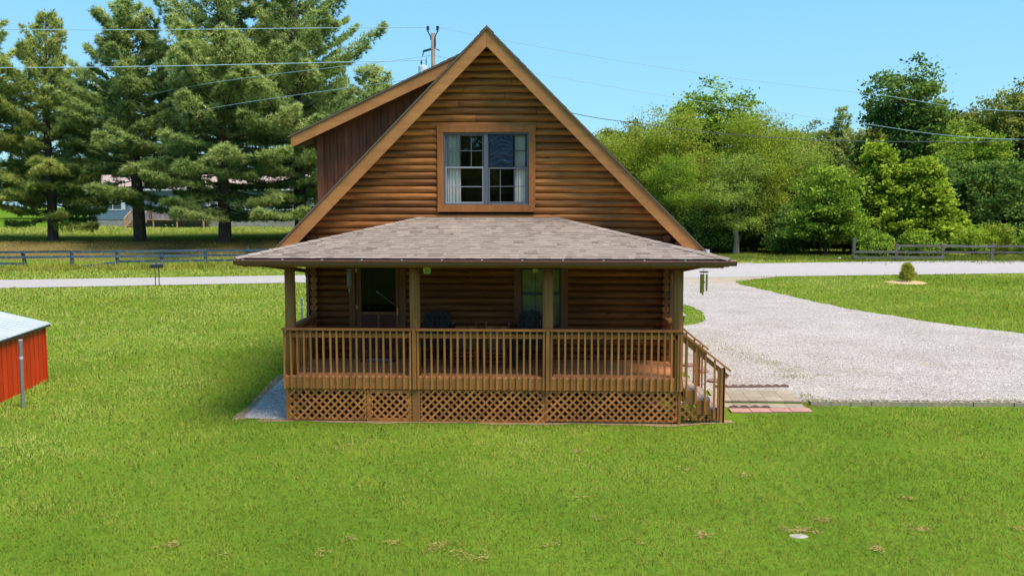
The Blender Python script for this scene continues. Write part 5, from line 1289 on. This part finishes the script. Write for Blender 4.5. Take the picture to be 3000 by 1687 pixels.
tufts('verge_grass', x, y, rng.uniform(.12,.4,n), rng.uniform(.03,.05,n), leafmat('verge_grass_blades', [(0,(.07,.11,.012)),(.5,(.17,.22,.03)),(1,(.32,.33,.06))], up=.4), 'rough grass on the verge before the woods')
P = []
for (a, b, m, sx, sy) in ((6.05,9.5,260,.35,.5),(6.35,8.1,240,.3,.5),(6.6,6.9,240,.25,.4),(6.85,5.9,260,.22,.3),(7.0,4.9,150,.2,.2),(6.95,4.1,240,.3,.18),(7.7,4.3,60,.15,.1),(6.6,2.0,120,.12,.2),(6.5,1.4,160,.1,.15),(8.1,1.62,120,.25,.05),(9.6,1.65,90,.2,.05),(10.6,1.7,200,.3,.08),(12.,1.75,120,.3,.08),(6.9,1.62,90,.15,.05),(7.7,1.6,60,.2,.04),(5.6,3.05,140,.6,.06),(4.95,5.0,140,.2,.3),(11.,8.,40,1.5,1.),(-4.3,2.2,40,.2,.4)):
    m = int(m*2.5); P.append(np.stack([a+rng.normal(size=m)*sx, b+rng.normal(size=m)*sy],1))
P = np.concatenate(P); tufts('gravel_weeds', P[:,0], P[:,1], rng.uniform(.03,.09,len(P)), rng.uniform(.008,.02,len(P)), TALL, 'sparse weeds in the gravel', .9)
# dry tufts lying in the lawn
P = []
for (a, b) in ((-2.2,-1.88),(1.66,-4.35),(1.92,-5.15),(-1.18,-6.0),(-.63,-6.12),(-1.37,-6.51),(1.3,-6.14),(3.18,-5.73),(.19,-6.45),(.46,-6.54),(-2.61,-6.56),(5.16,-6.08),(4.82,-5.13),(5.94,-5.38),(1.76,-2.03),(7.19,-5.29),(.0,-6.1),(-.1,-6.3),(2.3,-6.0),(-3.3,-6.3),(4.2,-3.2),(6.3,-4.2),(3.4,-2.9),(4.42,-5.50),(4.28,-5.5),(4.55,-5.56)):
    m = rng.integers(14,46); r = rng.uniform(.025,.075); P.append(np.stack([a+rng.normal(size=m)*r*1.3, b+rng.normal(size=m)*r],1))
P = np.concatenate(P); n = len(P); base = np.stack([P[:,0],P[:,1],T(P[:,0],P[:,1])+rng.uniform(.02,.055,n)],1); d = unit(np.stack([rng.normal(size=n),rng.normal(size=n),rng.uniform(-.1,.35,n)],1))
o = link('dry_grass', np_mesh('dry_grass', blades(base,d,rng.uniform(.04,.11,n),rng.uniform(.006,.013,n),rng),3,rng.uniform(0,1,n),M['straw'])); tag(o, 'scattered dry grass clippings on the lawn', kind='stuff')

# ------------------------------------------------------------------ light, sky, camera
EL, AZ = math.radians(63), math.radians(122)
w = bpy.data.worlds.new('World'); S.world = w; w.use_nodes = True; nt = w.node_tree; bg = nt.nodes['Background']
sky = nt.nodes.new('ShaderNodeTexSky'); sky.sky_type = 'NISHITA'; sky.sun_disc = False; sky.sun_elevation = EL; sky.sun_rotation = AZ
sky.air_density = 1.0; sky.dust_density = .4; sky.ozone_density = 2.2; sky.altitude = 200
mx = nt.nodes.new('ShaderNodeMix'); mx.data_type = 'RGBA'; mx.inputs['Factor'].default_value = .86
nt.links.new(sky.outputs[0], mx.inputs['A']); tc = nt.nodes.new('ShaderNodeTexCoord'); sx = nt.nodes.new('ShaderNodeSeparateXYZ'); nt.links.new(tc.outputs['Generated'], sx.inputs[0])
air = nt.nodes.new('ShaderNodeValToRGB'); ramp(air, [(0., (.125,.280,.385)), (.10, (.108,.258,.380)), (.38, (.068,.205,.375)), (1., (.05,.16,.32))])   # clear air: deep blue above, paler at the horizon
nt.links.new(sx.outputs['Z'], air.inputs[0]); sc_ = nt.nodes.new('ShaderNodeVectorMath'); sc_.operation = 'SCALE'; sc_.inputs['Scale'].default_value = 10.
nt.links.new(air.outputs[0], sc_.inputs[0]); nt.links.new(sc_.outputs[0], mx.inputs['B'])
nt.links.new(mx.outputs['Result'], bg.inputs[0]); bg.inputs[1].default_value = .15
ld = bpy.data.lights.new('sun', 'SUN'); ld.energy = 3.2; ld.angle = math.radians(32); ld.color = (1,.91,.78)
so = bpy.data.objects.new('sun', ld); C.objects.link(so)
sv = Vector((math.sin(AZ)*math.cos(EL), math.cos(AZ)*math.cos(EL), math.sin(EL))); so.rotation_euler = sv.to_track_quat('Z','Y').to_euler(); so.location = sv*60
cd = bpy.data.cameras.new('camera'); cam = bpy.data.objects.new('camera', cd); C.objects.link(cam); S.camera = cam
cd.sensor_width = 36; cd.sensor_fit = 'HORIZONTAL'; cd.lens = 36*2600/3000; cd.clip_end = 2000; cd.clip_start = .1
pt, yw = math.radians(5.4), math.radians(-2.42)
fwd = Vector((math.sin(yw)*math.cos(pt), math.cos(yw)*math.cos(pt), -math.sin(pt))); rt = Vector((math.cos(yw), -math.sin(yw), 0)); upv = rt.cross(fwd)
cam.matrix_world = Matrix(((rt.x,upv.x,-fwd.x,1.26),(rt.y,upv.y,-fwd.y,-16.49),(rt.z,upv.z,-fwd.z,4.12),(0,0,0,1)))
S.view_settings.view_transform = 'Standard'; S.view_settings.look = 'None'; S.view_settings.gamma = 1; S.view_settings.exposure = .88
S.render.engine = 'CYCLES'; S.cycles.max_bounces = 8; S.cycles.transparent_max_bounces = 8; S.cycles.use_denoising = True
